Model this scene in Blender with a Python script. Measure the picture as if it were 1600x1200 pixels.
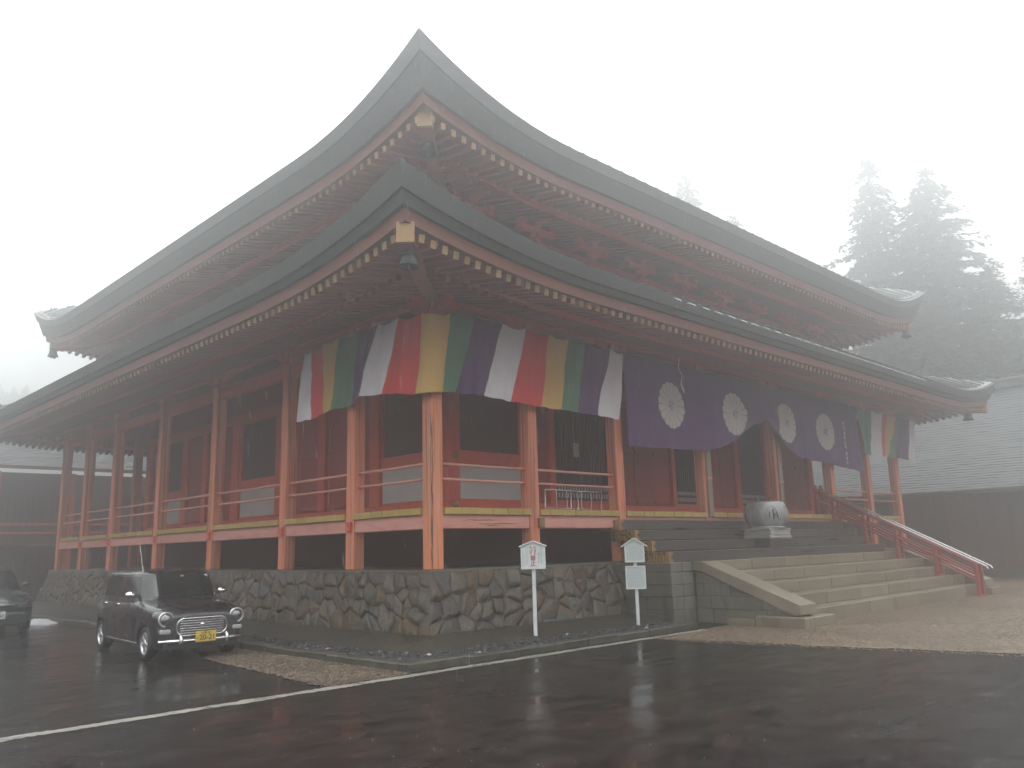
import bpy, math, random
import numpy as np
from mathutils import Vector, Matrix, noise

# ------------------------------------------------------------------ scene, camera, world, sun
for _o in list(bpy.data.objects):
    bpy.data.objects.remove(_o)
S = bpy.context.scene
COL = S.collection
R = math.radians

CAM = (-9.5918, -11.8989, 0.3521)
YAW, PITCH, ROLL, FPX = R(45.406), R(11.248), R(-1.512), 1289.15
cd = bpy.data.cameras.new('camera')
cd.sensor_width = 36.0
cd.lens = 36.0 * FPX / 1600.0
cd.clip_start = 0.1
cd.clip_end = 2000
cam = bpy.data.objects.new('camera', cd)
COL.objects.link(cam)
_F = Vector((math.cos(YAW) * math.cos(PITCH), math.sin(YAW) * math.cos(PITCH), math.sin(PITCH)))
_R = Vector((math.sin(YAW), -math.cos(YAW), 0))
_U = _R.cross(_F)
_R2 = _R * math.cos(ROLL) + _U * math.sin(ROLL)
_U2 = -_R * math.sin(ROLL) + _U * math.cos(ROLL)
_M = Matrix((_R2, _U2, -_F)).transposed().to_4x4()
_M.translation = Vector(CAM)
cam.matrix_world = _M
S.camera = cam

SUN_EL, SUN_AZ = R(62), R(150)          # compass-like angle, clockwise from +Y
w = bpy.data.worlds.new('World')
S.world = w
w.use_nodes = True
wn, wl = w.node_tree.nodes, w.node_tree.links
wn.clear()
_sky = wn.new('ShaderNodeTexSky')
_sky.sky_type = 'NISHITA'
_sky.sun_disc = False
_sky.sun_elevation = SUN_EL
_sky.sun_rotation = SUN_AZ
_sky.air_density = 1.0
_sky.dust_density = 6.0
_sky.altitude = 600
_bw = wn.new('ShaderNodeRGBToBW')
_mx = wn.new('ShaderNodeMixRGB')
_mx.inputs[0].default_value = 0.93
_cl = wn.new('ShaderNodeMixRGB')        # thick even cloud over the clear sky
_cl.inputs[0].default_value = 0.78
_cl.inputs[2].default_value = (25, 25.8, 26, 1)
_bg = wn.new('ShaderNodeBackground')
_bg.inputs['Strength'].default_value = 0.15
_wo = wn.new('ShaderNodeOutputWorld')
wl.new(_sky.outputs[0], _bw.inputs[0])
wl.new(_sky.outputs[0], _mx.inputs[1])
wl.new(_bw.outputs[0], _mx.inputs[2])
wl.new(_mx.outputs[0], _cl.inputs[1])
_tc = wn.new('ShaderNodeTexCoord')       # overcast : the cloud is thinner and brighter overhead than along the horizon
_sp = wn.new('ShaderNodeSeparateXYZ')
_mr = wn.new('ShaderNodeMapRange')
for _k, _x in zip(('From Min', 'From Max', 'To Min', 'To Max'), (0.0, 1.0, .46, 1.62)):
    _mr.inputs[_k].default_value = _x
_vm = wn.new('ShaderNodeVectorMath')
_vm.operation = 'SCALE'
wl.new(_tc.outputs['Generated'], _sp.inputs[0])
wl.new(_sp.outputs['Z'], _mr.inputs['Value'])
wl.new(_cl.outputs[0], _vm.inputs[0])
wl.new(_mr.outputs[0], _vm.inputs['Scale'])
wl.new(_vm.outputs[0], _bg.inputs['Color'])
wl.new(_bg.outputs[0], _wo.inputs['Surface'])

sd = bpy.data.lights.new('sun', 'SUN')
sd.energy = 0.5
sd.angle = R(35)
sd.color = (1.0, 0.97, 0.93)
sun = bpy.data.objects.new('sun', sd)
COL.objects.link(sun)
_d = Vector((math.sin(SUN_AZ) * math.cos(SUN_EL), math.cos(SUN_AZ) * math.cos(SUN_EL), math.sin(SUN_EL)))
sun.rotation_euler = _d.to_track_quat('Z', 'Y').to_euler()

S.view_settings.view_transform = 'Standard'
S.view_settings.look = 'None'
S.view_settings.exposure = -0.66
S.view_settings.gamma = 1.0
S.view_settings.use_curve_mapping = False
S.render.engine = 'CYCLES'
S.cycles.use_denoising = True
S.cycles.max_bounces = 8
S.cycles.diffuse_bounces = 3
S.cycles.glossy_bounces = 3
S.cycles.transmission_bounces = 6
S.cycles.volume_bounces = 4
S.cycles.sample_clamp_indirect = 6.0
HAZE_DENSITY = 0.0172
HAZE_ANISO = 0.86

rnd = random.Random(7)

# ------------------------------------------------------------------ helpers
class MB:
    """collects shapes, then becomes ONE mesh"""
    def __init__(s):
        s.v, s.f, s.m, s.sm = [], [], [], []

    def add(s, verts, faces, m=0, smooth=False, M=None):
        o = len(s.v)
        if M is not None:
            verts = [tuple(M @ Vector(p)) for p in verts]
        s.v += [tuple(p) for p in verts]
        for f in faces:
            s.f.append([i + o for i in f])
            s.m.append(m)
            s.sm.append(smooth)
        return s

    def box(s, x0, x1, y0, y1, z0, z1, m=0, M=None):
        v = [(x0, y0, z0), (x1, y0, z0), (x1, y1, z0), (x0, y1, z0), (x0, y0, z1), (x1, y0, z1), (x1, y1, z1), (x0, y1, z1)]
        return s.add(v, [(0, 3, 2, 1), (4, 5, 6, 7), (0, 1, 5, 4), (1, 2, 6, 5), (2, 3, 7, 6), (3, 0, 4, 7)], m, False, M)

    def bbox(s, x0, x1, y0, y1, z0, z1, b=.01, m=0, M=None):
        """box with chamfered edges"""
        if min(x1 - x0, y1 - y0, z1 - z0) < 2.5 * b:
            return s.box(x0, x1, y0, y1, z0, z1, m, M)
        c = ((x0 + x1) / 2, (y0 + y1) / 2, (z0 + z1) / 2)
        h = ((x1 - x0) / 2, (y1 - y0) / 2, (z1 - z0) / 2)
        vs, idx = [], {}
        for sx in (-1, 1):
            for sy in (-1, 1):
                for sz in (-1, 1):
                    for a in range(3):
                        e = [h[0] - b, h[1] - b, h[2] - b]
                        e[a] = h[a]
                        idx[(sx, sy, sz, a)] = len(vs)
                        vs.append((c[0] + sx * e[0], c[1] + sy * e[1], c[2] + sz * e[2]))
        fs = []
        for a in range(3):
            b1, b2 = (a + 1) % 3, (a + 2) % 3
            for sg in (-1, 1):
                q = []
                for (p, r) in ((-1, -1), (1, -1), (1, 1), (-1, 1)):
                    t = [0, 0, 0]
                    t[a], t[b1], t[b2] = sg, p, r
                    q.append(idx[(t[0], t[1], t[2], a)])
                fs.append(q if sg > 0 else q[::-1])
        for a in range(3):
            b1, b2 = (a + 1) % 3, (a + 2) % 3
            for p in (-1, 1):
                for r in (-1, 1):
                    t0, t1 = [0] * 3, [0] * 3
                    t0[a], t1[a] = -1, 1
                    t0[b1] = t1[b1] = p
                    t0[b2] = t1[b2] = r
                    q = [idx[(*t0, b1)], idx[(*t1, b1)], idx[(*t1, b2)], idx[(*t0, b2)]]
                    fs.append(q if p * r < 0 else q[::-1])
        for sx in (-1, 1):
            for sy in (-1, 1):
                for sz in (-1, 1):
                    q = [idx[(sx, sy, sz, a)] for a in range(3)]
                    fs.append(q if sx * sy * sz > 0 else q[::-1])
        return s.add(vs, fs, m, False, M)

    def tube(s, pts, r, n=8, m=0, smooth=True, cap=True, M=None):
        pts = [Vector(p) for p in pts]
        rs = r if isinstance(r, (list, tuple)) else [r] * len(pts)
        vs, fs = [], []
        prev = None
        for i, p in enumerate(pts):
            a = pts[max(0, i - 1)]
            b = pts[min(len(pts) - 1, i + 1)]
            t = (b - a).normalized()
            u = prev if prev is not None else (Vector((0, 0, 1)) if abs(t.z) < .9 else Vector((1, 0, 0)))
            u = (u - t * u.dot(t)).normalized()
            prev = u
            q = t.cross(u)
            for k in range(n):
                an = 2 * math.pi * k / n
                vs.append(p + (u * math.cos(an) + q * math.sin(an)) * rs[i])
        for i in range(len(pts) - 1):
            for k in range(n):
                a, b = i * n + k, i * n + (k + 1) % n
                fs.append((a, b, b + n, a + n))
        s.add(vs, fs, m, smooth, M)
        if cap:
            s.add(vs[:n], [tuple(range(n))[::-1]], m, False, M)
            s.add(vs[-n:], [tuple(range(n))], m, False, M)
        return s

    def lathe(s, prof, n=20, m=0, smooth=True, M=None):
        vs, fs = [], []
        for (r, z) in prof:
            for k in range(n):
                a = 2 * math.pi * k / n
                vs.append((r * math.cos(a), r * math.sin(a), z))
        for i in range(len(prof) - 1):
            for k in range(n):
                a, b = i * n + k, i * n + (k + 1) % n
                fs.append((a, b, b + n, a + n))
        return s.add(vs, fs, m, smooth, M)

    def prism(s, poly, ax, a0, a1, m=0, M=None):
        """poly = 2-D outline in the two axes other than ax (in cyclic order), pushed along ax"""
        def p3(p, a):
            t = [0, 0, 0]
            t[ax] = a
            t[(ax + 1) % 3], t[(ax + 2) % 3] = p
            return tuple(t)
        n = len(poly)
        ar = sum(poly[i][0] * poly[(i + 1) % n][1] - poly[(i + 1) % n][0] * poly[i][1] for i in range(n))
        if ar < 0:
            poly = poly[::-1]
        vs = [p3(p, a0) for p in poly] + [p3(p, a1) for p in poly]
        fs = [tuple(range(n))[::-1], tuple(range(n, 2 * n))]
        fs += [(i, (i + 1) % n, (i + 1) % n + n, i + n) for i in range(n)]
        return s.add(vs, fs, m, False, M)

    def grid(s, P, m=0, smooth=True, M=None, flip=False):
        """P = rows of points"""
        nr, nc = len(P), len(P[0])
        vs = [p for r in P for p in r]
        fs = []
        for i in range(nr - 1):
            for j in range(nc - 1):
                a = i * nc + j
                q = (a, a + 1, a + nc + 1, a + nc)
                fs.append(q[::-1] if flip else q)
        return s.add(vs, fs, m, smooth, M)

    def mesh(s, name, mats):
        me = bpy.data.meshes.new(name)
        me.from_pydata(s.v, [], s.f)
        for x in (mats if isinstance(mats, (list, tuple)) else [mats]):
            me.materials.append(x)
        me.polygons.foreach_set('material_index', s.m)
        me.polygons.foreach_set('use_smooth', s.sm)
        me.update()
        return me

    def build(s, name, mats, parent=None, kind=None, label=None, loc=None):
        return link(name, s.mesh(name, mats), parent, kind, label, loc)


def link(name, me, parent=None, kind=None, label=None, loc=None, mat=None):
    o = bpy.data.objects.new(name, me)
    COL.objects.link(o)
    if parent is not None:
        o.parent = parent
    if kind:
        o['kind'] = kind
    if label:
        o['label'] = label
    if loc is not None:
        o.location = loc
    if mat is not None:
        o.matrix_basis = mat
    return o


def thing(name, label, cat, loc=(0, 0, 0), rz=0.0, group=None):
    o = link(name, None)
    o.empty_display_size = .2
    o.location = loc
    o.rotation_euler = (0, 0, rz)
    return tag(o, label, cat, group)


def tag(o, label, cat, group=None):
    o['label'] = label
    o['category'] = cat
    if group:
        o['group'] = group
    return o


def T(x, y, z, rz=0.0, rx=0.0, ry=0.0):
    return Matrix.Translation((x, y, z)) @ Matrix.Rotation(rz, 4, 'Z') @ Matrix.Rotation(ry, 4, 'Y') @ Matrix.Rotation(rx, 4, 'X')


def textmesh(body, size, name='lettering', depth=.0015):
    c = bpy.data.curves.new('txt', 'FONT')
    c.body = body
    c.size = size
    c.align_x = 'CENTER'
    c.align_y = 'CENTER'
    c.extrude = depth
    c.offset = size * .022
    o = bpy.data.objects.new('txt', c)
    COL.objects.link(o)
    dg = bpy.context.evaluated_depsgraph_get()
    me = bpy.data.meshes.new_from_object(o.evaluated_get(dg))
    me.name = name
    bpy.data.objects.remove(o)
    return me


def fbm(x, y, z=0.0, o=4):
    return noise.fractal(Vector((x, y, z)), 1.0, 2.0, o)


# ------------------------------------------------------------------ materials
def mat(name, cols, scale=4.0, stretch=(1, 1, 1), rough=(.45, .65), bump=.0, bscale=40.0, bstretch=(1, 1, 1), vary=0.0, metallic=0.0,
        spec=.5, detail=6.0, bdist=.02, contrast=(.3, .7), spots=None, hue=0.0, emit=None, coat=0.0):
    """noise-driven colour ramp on world position, per-object brightness change, fine relief"""
    m = bpy.data.materials.new(name)
    m.use_nodes = True
    N, L = m.node_tree.nodes, m.node_tree.links
    bs = N['Principled BSDF']
    geo = N.new('ShaderNodeNewGeometry')
    mp = N.new('ShaderNodeMapping')
    mp.inputs['Scale'].default_value = stretch
    L.new(geo.outputs['Position'], mp.inputs['Vector'])
    nz = N.new('ShaderNodeTexNoise')
    nz.inputs['Scale'].default_value = scale
    nz.inputs['Detail'].default_value = detail
    nz.inputs['Roughness'].default_value = .62
    L.new(mp.outputs[0], nz.inputs['Vector'])
    cr = N.new('ShaderNodeValToRGB')
    e = cr.color_ramp.elements
    n = len(cols)
    lo, hi = contrast
    e[0].position, e[0].color = lo, (*cols[0], 1)
    e[1].position, e[1].color = hi, (*cols[-1], 1)
    for i in range(1, n - 1):
        x = e.new(lo + (hi - lo) * i / (n - 1))
        x.color = (*cols[i], 1)
    L.new(nz.outputs['Fac'], cr.inputs['Fac'])
    col = cr.outputs['Color']
    if spots:                       # (colour, scale, threshold, stretch) : patches of wear or stain
        mp2 = N.new('ShaderNodeMapping')
        mp2.inputs['Scale'].default_value = spots[3]
        L.new(geo.outputs['Position'], mp2.inputs['Vector'])
        n2 = N.new('ShaderNodeTexNoise')
        n2.inputs['Scale'].default_value = spots[1]
        n2.inputs['Detail'].default_value = 8
        n2.inputs['Roughness'].default_value = .7
        L.new(mp2.outputs[0], n2.inputs['Vector'])
        r2 = N.new('ShaderNodeMapRange')
        r2.inputs['From Min'].default_value = spots[2]
        r2.inputs['From Max'].default_value = spots[2] + .08
        L.new(n2.outputs['Fac'], r2.inputs['Value'])
        mx = N.new('ShaderNodeMixRGB')
        mx.inputs[2].default_value = (*spots[0], 1)
        L.new(r2.outputs[0], mx.inputs[0])
        L.new(col, mx.inputs[1])
        col = mx.outputs[0]
    if vary or hue:
        oi = N.new('ShaderNodeObjectInfo')
        hs = N.new('ShaderNodeHueSaturation')
        mr = N.new('ShaderNodeMapRange')
        mr.inputs['To Min'].default_value = 1 - vary
        mr.inputs['To Max'].default_value = 1 + vary
        L.new(oi.outputs['Random'], mr.inputs['Value'])
        L.new(mr.outputs[0], hs.inputs['Value'])
        if hue:
            ml = N.new('ShaderNodeMath')
            ml.operation = 'MULTIPLY'
            ml.inputs[1].default_value = 7.31
            fr = N.new('ShaderNodeMath')
            fr.operation = 'FRACT'
            m3 = N.new('ShaderNodeMapRange')
            m3.inputs['To Min'].default_value = 1 - hue
            m3.inputs['To Max'].default_value = 1 + hue
            L.new(oi.outputs['Random'], ml.inputs[0])
            L.new(ml.outputs[0], fr.inputs[0])
            L.new(fr.outputs[0], m3.inputs['Value'])
            L.new(m3.outputs[0], hs.inputs['Saturation'])
        L.new(col, hs.inputs['Color'])
        col = hs.outputs['Color']
    L.new(col, bs.inputs['Base Color'])
    rr = N.new('ShaderNodeMapRange')
    rr.inputs['From Min'].default_value = .3
    rr.inputs['From Max'].default_value = .7
    rr.inputs['To Min'].default_value = rough[0]
    rr.inputs['To Max'].default_value = rough[1]
    L.new(nz.outputs['Fac'], rr.inputs['Value'])
    L.new(rr.outputs[0], bs.inputs['Roughness'])
    bs.inputs['Metallic'].default_value = metallic
    bs.inputs['Specular IOR Level'].default_value = spec
    if coat:
        bs.inputs['Coat Weight'].default_value = coat
        bs.inputs['Coat Roughness'].default_value = .05
    if bump:
        mb = N.new('ShaderNodeMapping')
        mb.inputs['Scale'].default_value = bstretch
        L.new(geo.outputs['Position'], mb.inputs['Vector'])
        nb = N.new('ShaderNodeTexNoise')
        nb.inputs['Scale'].default_value = bscale
        nb.inputs['Detail'].default_value = 5
        L.new(mb.outputs[0], nb.inputs['Vector'])
        b = N.new('ShaderNodeBump')
        b.inputs['Strength'].default_value = bump
        b.inputs['Distance'].default_value = bdist
        L.new(nb.outputs['Fac'], b.inputs['Height'])
        L.new(b.outputs[0], bs.inputs['Normal'])
    return m


GRAINZ = (12, 12, .2)        # vertical timber
M = {}
M['post'] = mat('weathered vermilion post paint', [(0.300, 0.084, 0.054), (0.600, 0.187, 0.101), (0.672, 0.225, 0.119), (0.552, 0.267, 0.202)], 1.6, GRAINZ, (.45, .7), .5, 7, (9, 9, .5), vary=.10,
                contrast=(.40, .63), spots=((.33, .25, .21), 1.5, .60, (11, 11, .45)))
M['corner_post'] = mat('split corner post paint', [(0.336, 0.095, 0.050), (0.672, 0.224, 0.106), (0.717, 0.258, 0.134), (0.560, 0.269, 0.190)], 1.5, GRAINZ, (.45, .7), .6, 7, (9, 9, .5),
                       contrast=(.40, .63), spots=((.40, .31, .26), 1.6, .585, (11, 11, .4)))
M['beam'] = mat('faded pink beam paint', [(0.440, 0.165, 0.132), (0.572, 0.253, 0.209), (0.528, 0.286, 0.242)], 2.0, (1, 1, 3), (.45, .7), .35, 9, (1, 1, 9), vary=.08,
                spots=((.30, .22, .18), 2.0, .66, (1, 1, 14)))
M['red'] = mat('dull vermilion timber', [(0.415, 0.059, 0.035), (0.584, 0.087, 0.048), (0.507, 0.093, 0.064)], 2.2, (2, 2, 1), (.45, .7), .25, 12, (6, 6, 1), vary=.1)
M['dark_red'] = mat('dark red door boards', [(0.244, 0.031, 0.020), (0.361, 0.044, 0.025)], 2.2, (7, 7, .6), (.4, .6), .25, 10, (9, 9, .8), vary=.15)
M['rafter'] = mat('red rafter paint', [(0.252, 0.063, 0.043), (0.324, 0.086, 0.059)], 1.4, (1, 1, 1), (.5, .7), vary=.12)
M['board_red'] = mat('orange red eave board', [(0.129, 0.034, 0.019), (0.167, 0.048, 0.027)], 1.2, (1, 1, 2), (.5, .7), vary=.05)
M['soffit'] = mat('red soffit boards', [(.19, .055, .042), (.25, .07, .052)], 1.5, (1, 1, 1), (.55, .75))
M['gold'] = mat('yellow metal caps', [(0.249, 0.140, 0.052), (0.309, 0.185, 0.085)], 9, (1, 1, 1), (.4, .6), vary=.22, metallic=.25)
M['yellow'] = mat('yellow painted plank ends', [(0.352, 0.240, 0.056), (0.420, 0.300, 0.090)], 4, (1, 1, 1), (.45, .65), .2, 20, vary=.10,
                  spots=((.30, .22, .09), 3, .62, (3, 3, 2)))
M['white_wall'] = mat('white plaster', [(0.403, 0.378, 0.370), (0.484, 0.459, 0.443)], 1.5, (1, 1, 1), (.7, .85), .1, 30)
M['window'] = mat('dark green shutter', [(0.017, 0.022, 0.019), (0.026, 0.032, 0.027)], 2, (1, 1, 1), (.4, .6), .2, 20)
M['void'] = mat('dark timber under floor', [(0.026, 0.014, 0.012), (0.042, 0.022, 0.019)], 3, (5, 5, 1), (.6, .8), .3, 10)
M['lattice'] = mat('black lattice', [(0.016, 0.018, 0.016), (0.026, 0.027, 0.024)], 5, (1, 1, 1), (.4, .6))
M['fascia'] = mat('mossy grey shingle edge', [(0.026, 0.028, 0.026), (0.040, 0.042, 0.038), (0.055, 0.055, 0.052)], 3, (1, 1, 9), (.5, .75), .9, 26, (1, 1, 5), bdist=.03)
M['fascia_low'] = mat('dark green edge strip', [(0.030, 0.037, 0.032), (0.046, 0.053, 0.046)], 3, (1, 1, 6), (.5, .7), .4, 20)
M['edge_light'] = mat('sky-lit pale roof edge', [(0.104, 0.110, 0.108), (0.143, 0.149, 0.147)], 1.2, (1, 1, 3), (.4, .55), .2, 12)  # top band coloured paler than the fascia, as if catching the sky
M['fascia_up'] = mat('grey layered eave edge', [(0.055, 0.057, 0.057), (0.078, 0.080, 0.080)], 1.2, (1, 1, 8), (.5, .7), .5, 14, (1, 1, 8))
M['copper'] = mat('wet grey sheet roof', [(0.180, 0.192, 0.192), (0.240, 0.252, 0.252)], 1.1, (1, 1, 1), (.22, .4), .1, 10, metallic=.3)
M['stone'] = mat('wall rubble stone', [(0.026, 0.022, 0.016), (0.048, 0.038, 0.027), (0.073, 0.054, 0.035), (0.107, 0.078, 0.051)], 3.2, (1, 1, 1), (.35, .65), .9, 14, bdist=.03, vary=.27, hue=.5,
                 spots=((.030, .036, .024), 2.4, .58, (1, 1, 1)))
M['mortar'] = mat('dark wall joint', [(0.035, 0.032, 0.029), (0.064, 0.058, 0.051)], 6, (1, 1, 1), (.6, .8))
M['ashlar'] = mat('cut stone block', [(0.096, 0.093, 0.073), (0.152, 0.140, 0.109)], 2.2, (1, 1, 1), (.6, .8), .5, 30, vary=.16, spots=((.045, .048, .037), 1.6, .56, (2, 2, .5)))
M['step'] = mat('wet tan step stone', [(0.151, 0.124, 0.087), (0.213, 0.176, 0.123)], 1.6, (1, 1, 1), (.3, .6), .45, 45, vary=.09, spots=((.115, .097, .07), 1.3, .57, (1.4, 1.4, .7)))
M['coping'] = mat('tan coping stone', [(0.175, 0.145, 0.107), (0.232, 0.197, 0.145)], 1.8, (1, 1, 1), (.3, .55), .35, 45, vary=.06)
M['wet_wood'] = mat('dark wet step timber', [(.036, .029, .026), (.055, .046, .042), (.075, .064, .06)], 1.4, (.4, 7, 7), (.22, .5), .35, 10, (.5, 8, 8), vary=.12)
M['kerb'] = mat('mossy kerb stone', [(0.031, 0.029, 0.021), (0.054, 0.050, 0.038), (0.072, 0.068, 0.054)], 3, (1, 1, 1), (.35, .6), .8, 25, vary=.15, spots=((.030, .036, .018), 2, .52, (1, 1, 1)))
M['soil'] = mat('brown soil', [(0.023, 0.018, 0.013), (0.038, 0.031, 0.021), (0.034, 0.034, 0.018)], 1.8, (1, 1, 1), (.5, .75), .9, 30, bdist=.03)
M['pebble'] = mat('dark drain pebbles', [(.028, .030, .032), (.055, .057, .06)], 9, (1, 1, 1), (.2, .45), vary=.3)
M['pebble_pale'] = mat('pale pebbles', [(.25, .24, .22), (.34, .33, .31)], 9, (1, 1, 1), (.3, .5))
M['line'] = mat('worn white line paint', [(0.196, 0.184, 0.159), (0.289, 0.278, 0.246)], 3.2, (1, 1, 1), (.3, .6), .5, 60, spots=((.05, .047, .043), 6, .565, (1, 1, 1)))
M['snow'] = mat('old snow', [(.62, .62, .64), (.78, .78, .80)], 6, (1, 1, 1), (.5, .7), .4, 20)
M['chrome'] = mat('chrome', [(.75, .75, .76), (.82, .82, .83)], 4, (1, 1, 1), (.06, .12), metallic=1.0)
M['alloy'] = mat('wheel alloy', [(.55, .55, .56), (.66, .66, .67)], 6, (1, 1, 1), (.25, .35), metallic=.9)
M['rubber'] = mat('tyre rubber', [(.012, .012, .012), (.022, .022, .022)], 10, (1, 1, 1), (.5, .7))
M['black'] = mat('black trim', [(.012, .012, .013), (.02, .02, .022)], 6, (1, 1, 1), (.35, .5))
M['glass_dark'] = mat('tinted car glass', [(.010, .012, .012), (.016, .018, .018)], 2, (1, 1, 1), (.03, .06), spec=.7)
M['lamp_glass'] = mat('lamp glass', [(.16, .165, .165), (.34, .345, .345)], 22, (1, 1, 1), (.06, .18), metallic=.8)
M['lamp_grey'] = mat('grey lamp lens', [(.30, .31, .31), (.42, .43, .43)], 30, (1, 1, 1), (.15, .3))
M['plate_yellow'] = mat('yellow number plate', [(.60, .40, .055), (.66, .46, .075)], 8, (1, 1, 1), (.4, .5))
M['plate_white'] = mat('white number plate', [(.66, .67, .66), (.74, .75, .74)], 8, (1, 1, 1), (.4, .5))
M['ink'] = mat('black lettering', [(.015, .018, .015), (.02, .025, .02)], 8, (1, 1, 1), (.5, .6))
M['ink_grey'] = mat('faded lettering', [(.22, .23, .24), (.30, .31, .32)], 30, (1, 1, 1), (.5, .6))
M['ink_red'] = mat('red lettering', [(.36, .045, .075), (.44, .06, .09)], 8, (1, 1, 1), (.5, .6))
M['sign_white'] = mat('white sign paint', [(0.570, 0.608, 0.598), (0.684, 0.712, 0.703)], 4, (1, 1, 1), (.35, .55), .1, 20)
M['sign_grey'] = mat('faded sign face', [(.47, .52, .52), (.58, .62, .62)], 6, (1, 1, 3), (.35, .55), .1, 20)
M['steel'] = mat('steel pipe', [(.55, .55, .55), (.7, .7, .7)], 4, (1, 1, 1), (.2, .35), metallic=.85)
M['rail_red'] = mat('red handrail paint', [(0.275, 0.037, 0.032), (0.332, 0.049, 0.041)], 3, (1, 1, 1), (.35, .5), vary=.06)
M['bronze'] = mat('green bronze', [(0.029, 0.041, 0.036), (0.050, 0.064, 0.058)], 9, (1, 1, 1), (.4, .6), .3, 40, metallic=.35)
M['urn'] = mat('wet grey cast metal', [(0.178, 0.186, 0.186), (0.297, 0.305, 0.305), (0.416, 0.424, 0.416)], 2.6, (1, 1, .7), (.3, .5), .15, 25, metallic=.25)
M['urn_stone'] = mat('pale plinth stone', [(0.252, 0.252, 0.248), (0.336, 0.336, 0.329)], 4, (1, 1, 1), (.3, .5), .2, 30)
M['plaque'] = mat('grey weathered plaque wood', [(.17, .13, .105), (.25, .195, .16)], 2.5, (8, 8, .7), (.5, .7), .3, 10, (8, 8, .7), vary=.1)
M['cord'] = mat('white cord', [(.6, .6, .6), (.7, .7, .7)], 20, (1, 1, 1), (.6, .8))
M['c_white'] = mat('white curtain cloth', [(0.662, 0.623, 0.662), (0.762, 0.724, 0.762)], 1.2, (1, 1, 1), (.7, .85), .15, 120)
M['c_red'] = mat('red curtain cloth', [(0.562, 0.041, 0.043), (0.668, 0.050, 0.051)], 1.2, (1, 1, 1), (.7, .85), .15, 120)
M['c_yellow'] = mat('yellow curtain cloth', [(0.560, 0.337, 0.095), (0.638, 0.402, 0.123)], 1.2, (1, 1, 1), (.7, .85), .15, 120)
M['c_green'] = mat('green curtain cloth', [(0.063, 0.164, 0.100), (0.087, 0.199, 0.123)], 1.2, (1, 1, 1), (.7, .85), .15, 120)
M['c_purple'] = mat('purple curtain cloth', [(0.069, 0.031, 0.108), (0.094, 0.040, 0.140)], 1.2, (1, 1, 1), (.7, .85), .15, 120)
M['c_violet'] = mat('violet curtain cloth', [(0.069, 0.029, 0.103), (0.094, 0.039, 0.133)], .8, (1, 1, 1), (.7, .85), .15, 120)
M['crest'] = mat('pale crest cloth', [(0.443, 0.417, 0.391), (0.515, 0.488, 0.461)], 3, (1, 1, 1), (.7, .85))
M['tile'] = mat('wet grey roof tile', [(0.036, 0.038, 0.040), (0.068, 0.072, 0.075), (0.104, 0.109, 0.112)], 2.2, (.6, .6, 3), (.4, .65), .2, 12, contrast=(.36, .64))
M['far_wall'] = mat('dark brown boards', [(0.079, 0.046, 0.037), (0.126, 0.074, 0.062)], 1.2, (6, 6, .5), (.5, .7), .3, 8, (8, 8, .5), vary=.12)
M['bark'] = mat('conifer bark', [(.045, .034, .026), (.075, .058, .046)], 3, (5, 5, .6), (.7, .85), .5, 9)
M['needle'] = mat('conifer needles', [(.022, .036, .020), (.038, .058, .032), (.055, .072, .040)], .6, (1, 1, 1), (.5, .7), vary=.2)
M['hill'] = mat('forest floor', [(.028, .036, .022), (.048, .052, .034)], .4, (1, 1, 1), (.7, .9))
M['concrete'] = mat('wet concrete', [(0.072, 0.069, 0.060), (0.114, 0.108, 0.096)], 1.4, (1, 1, 1), (.3, .55), .3, 40)


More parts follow.
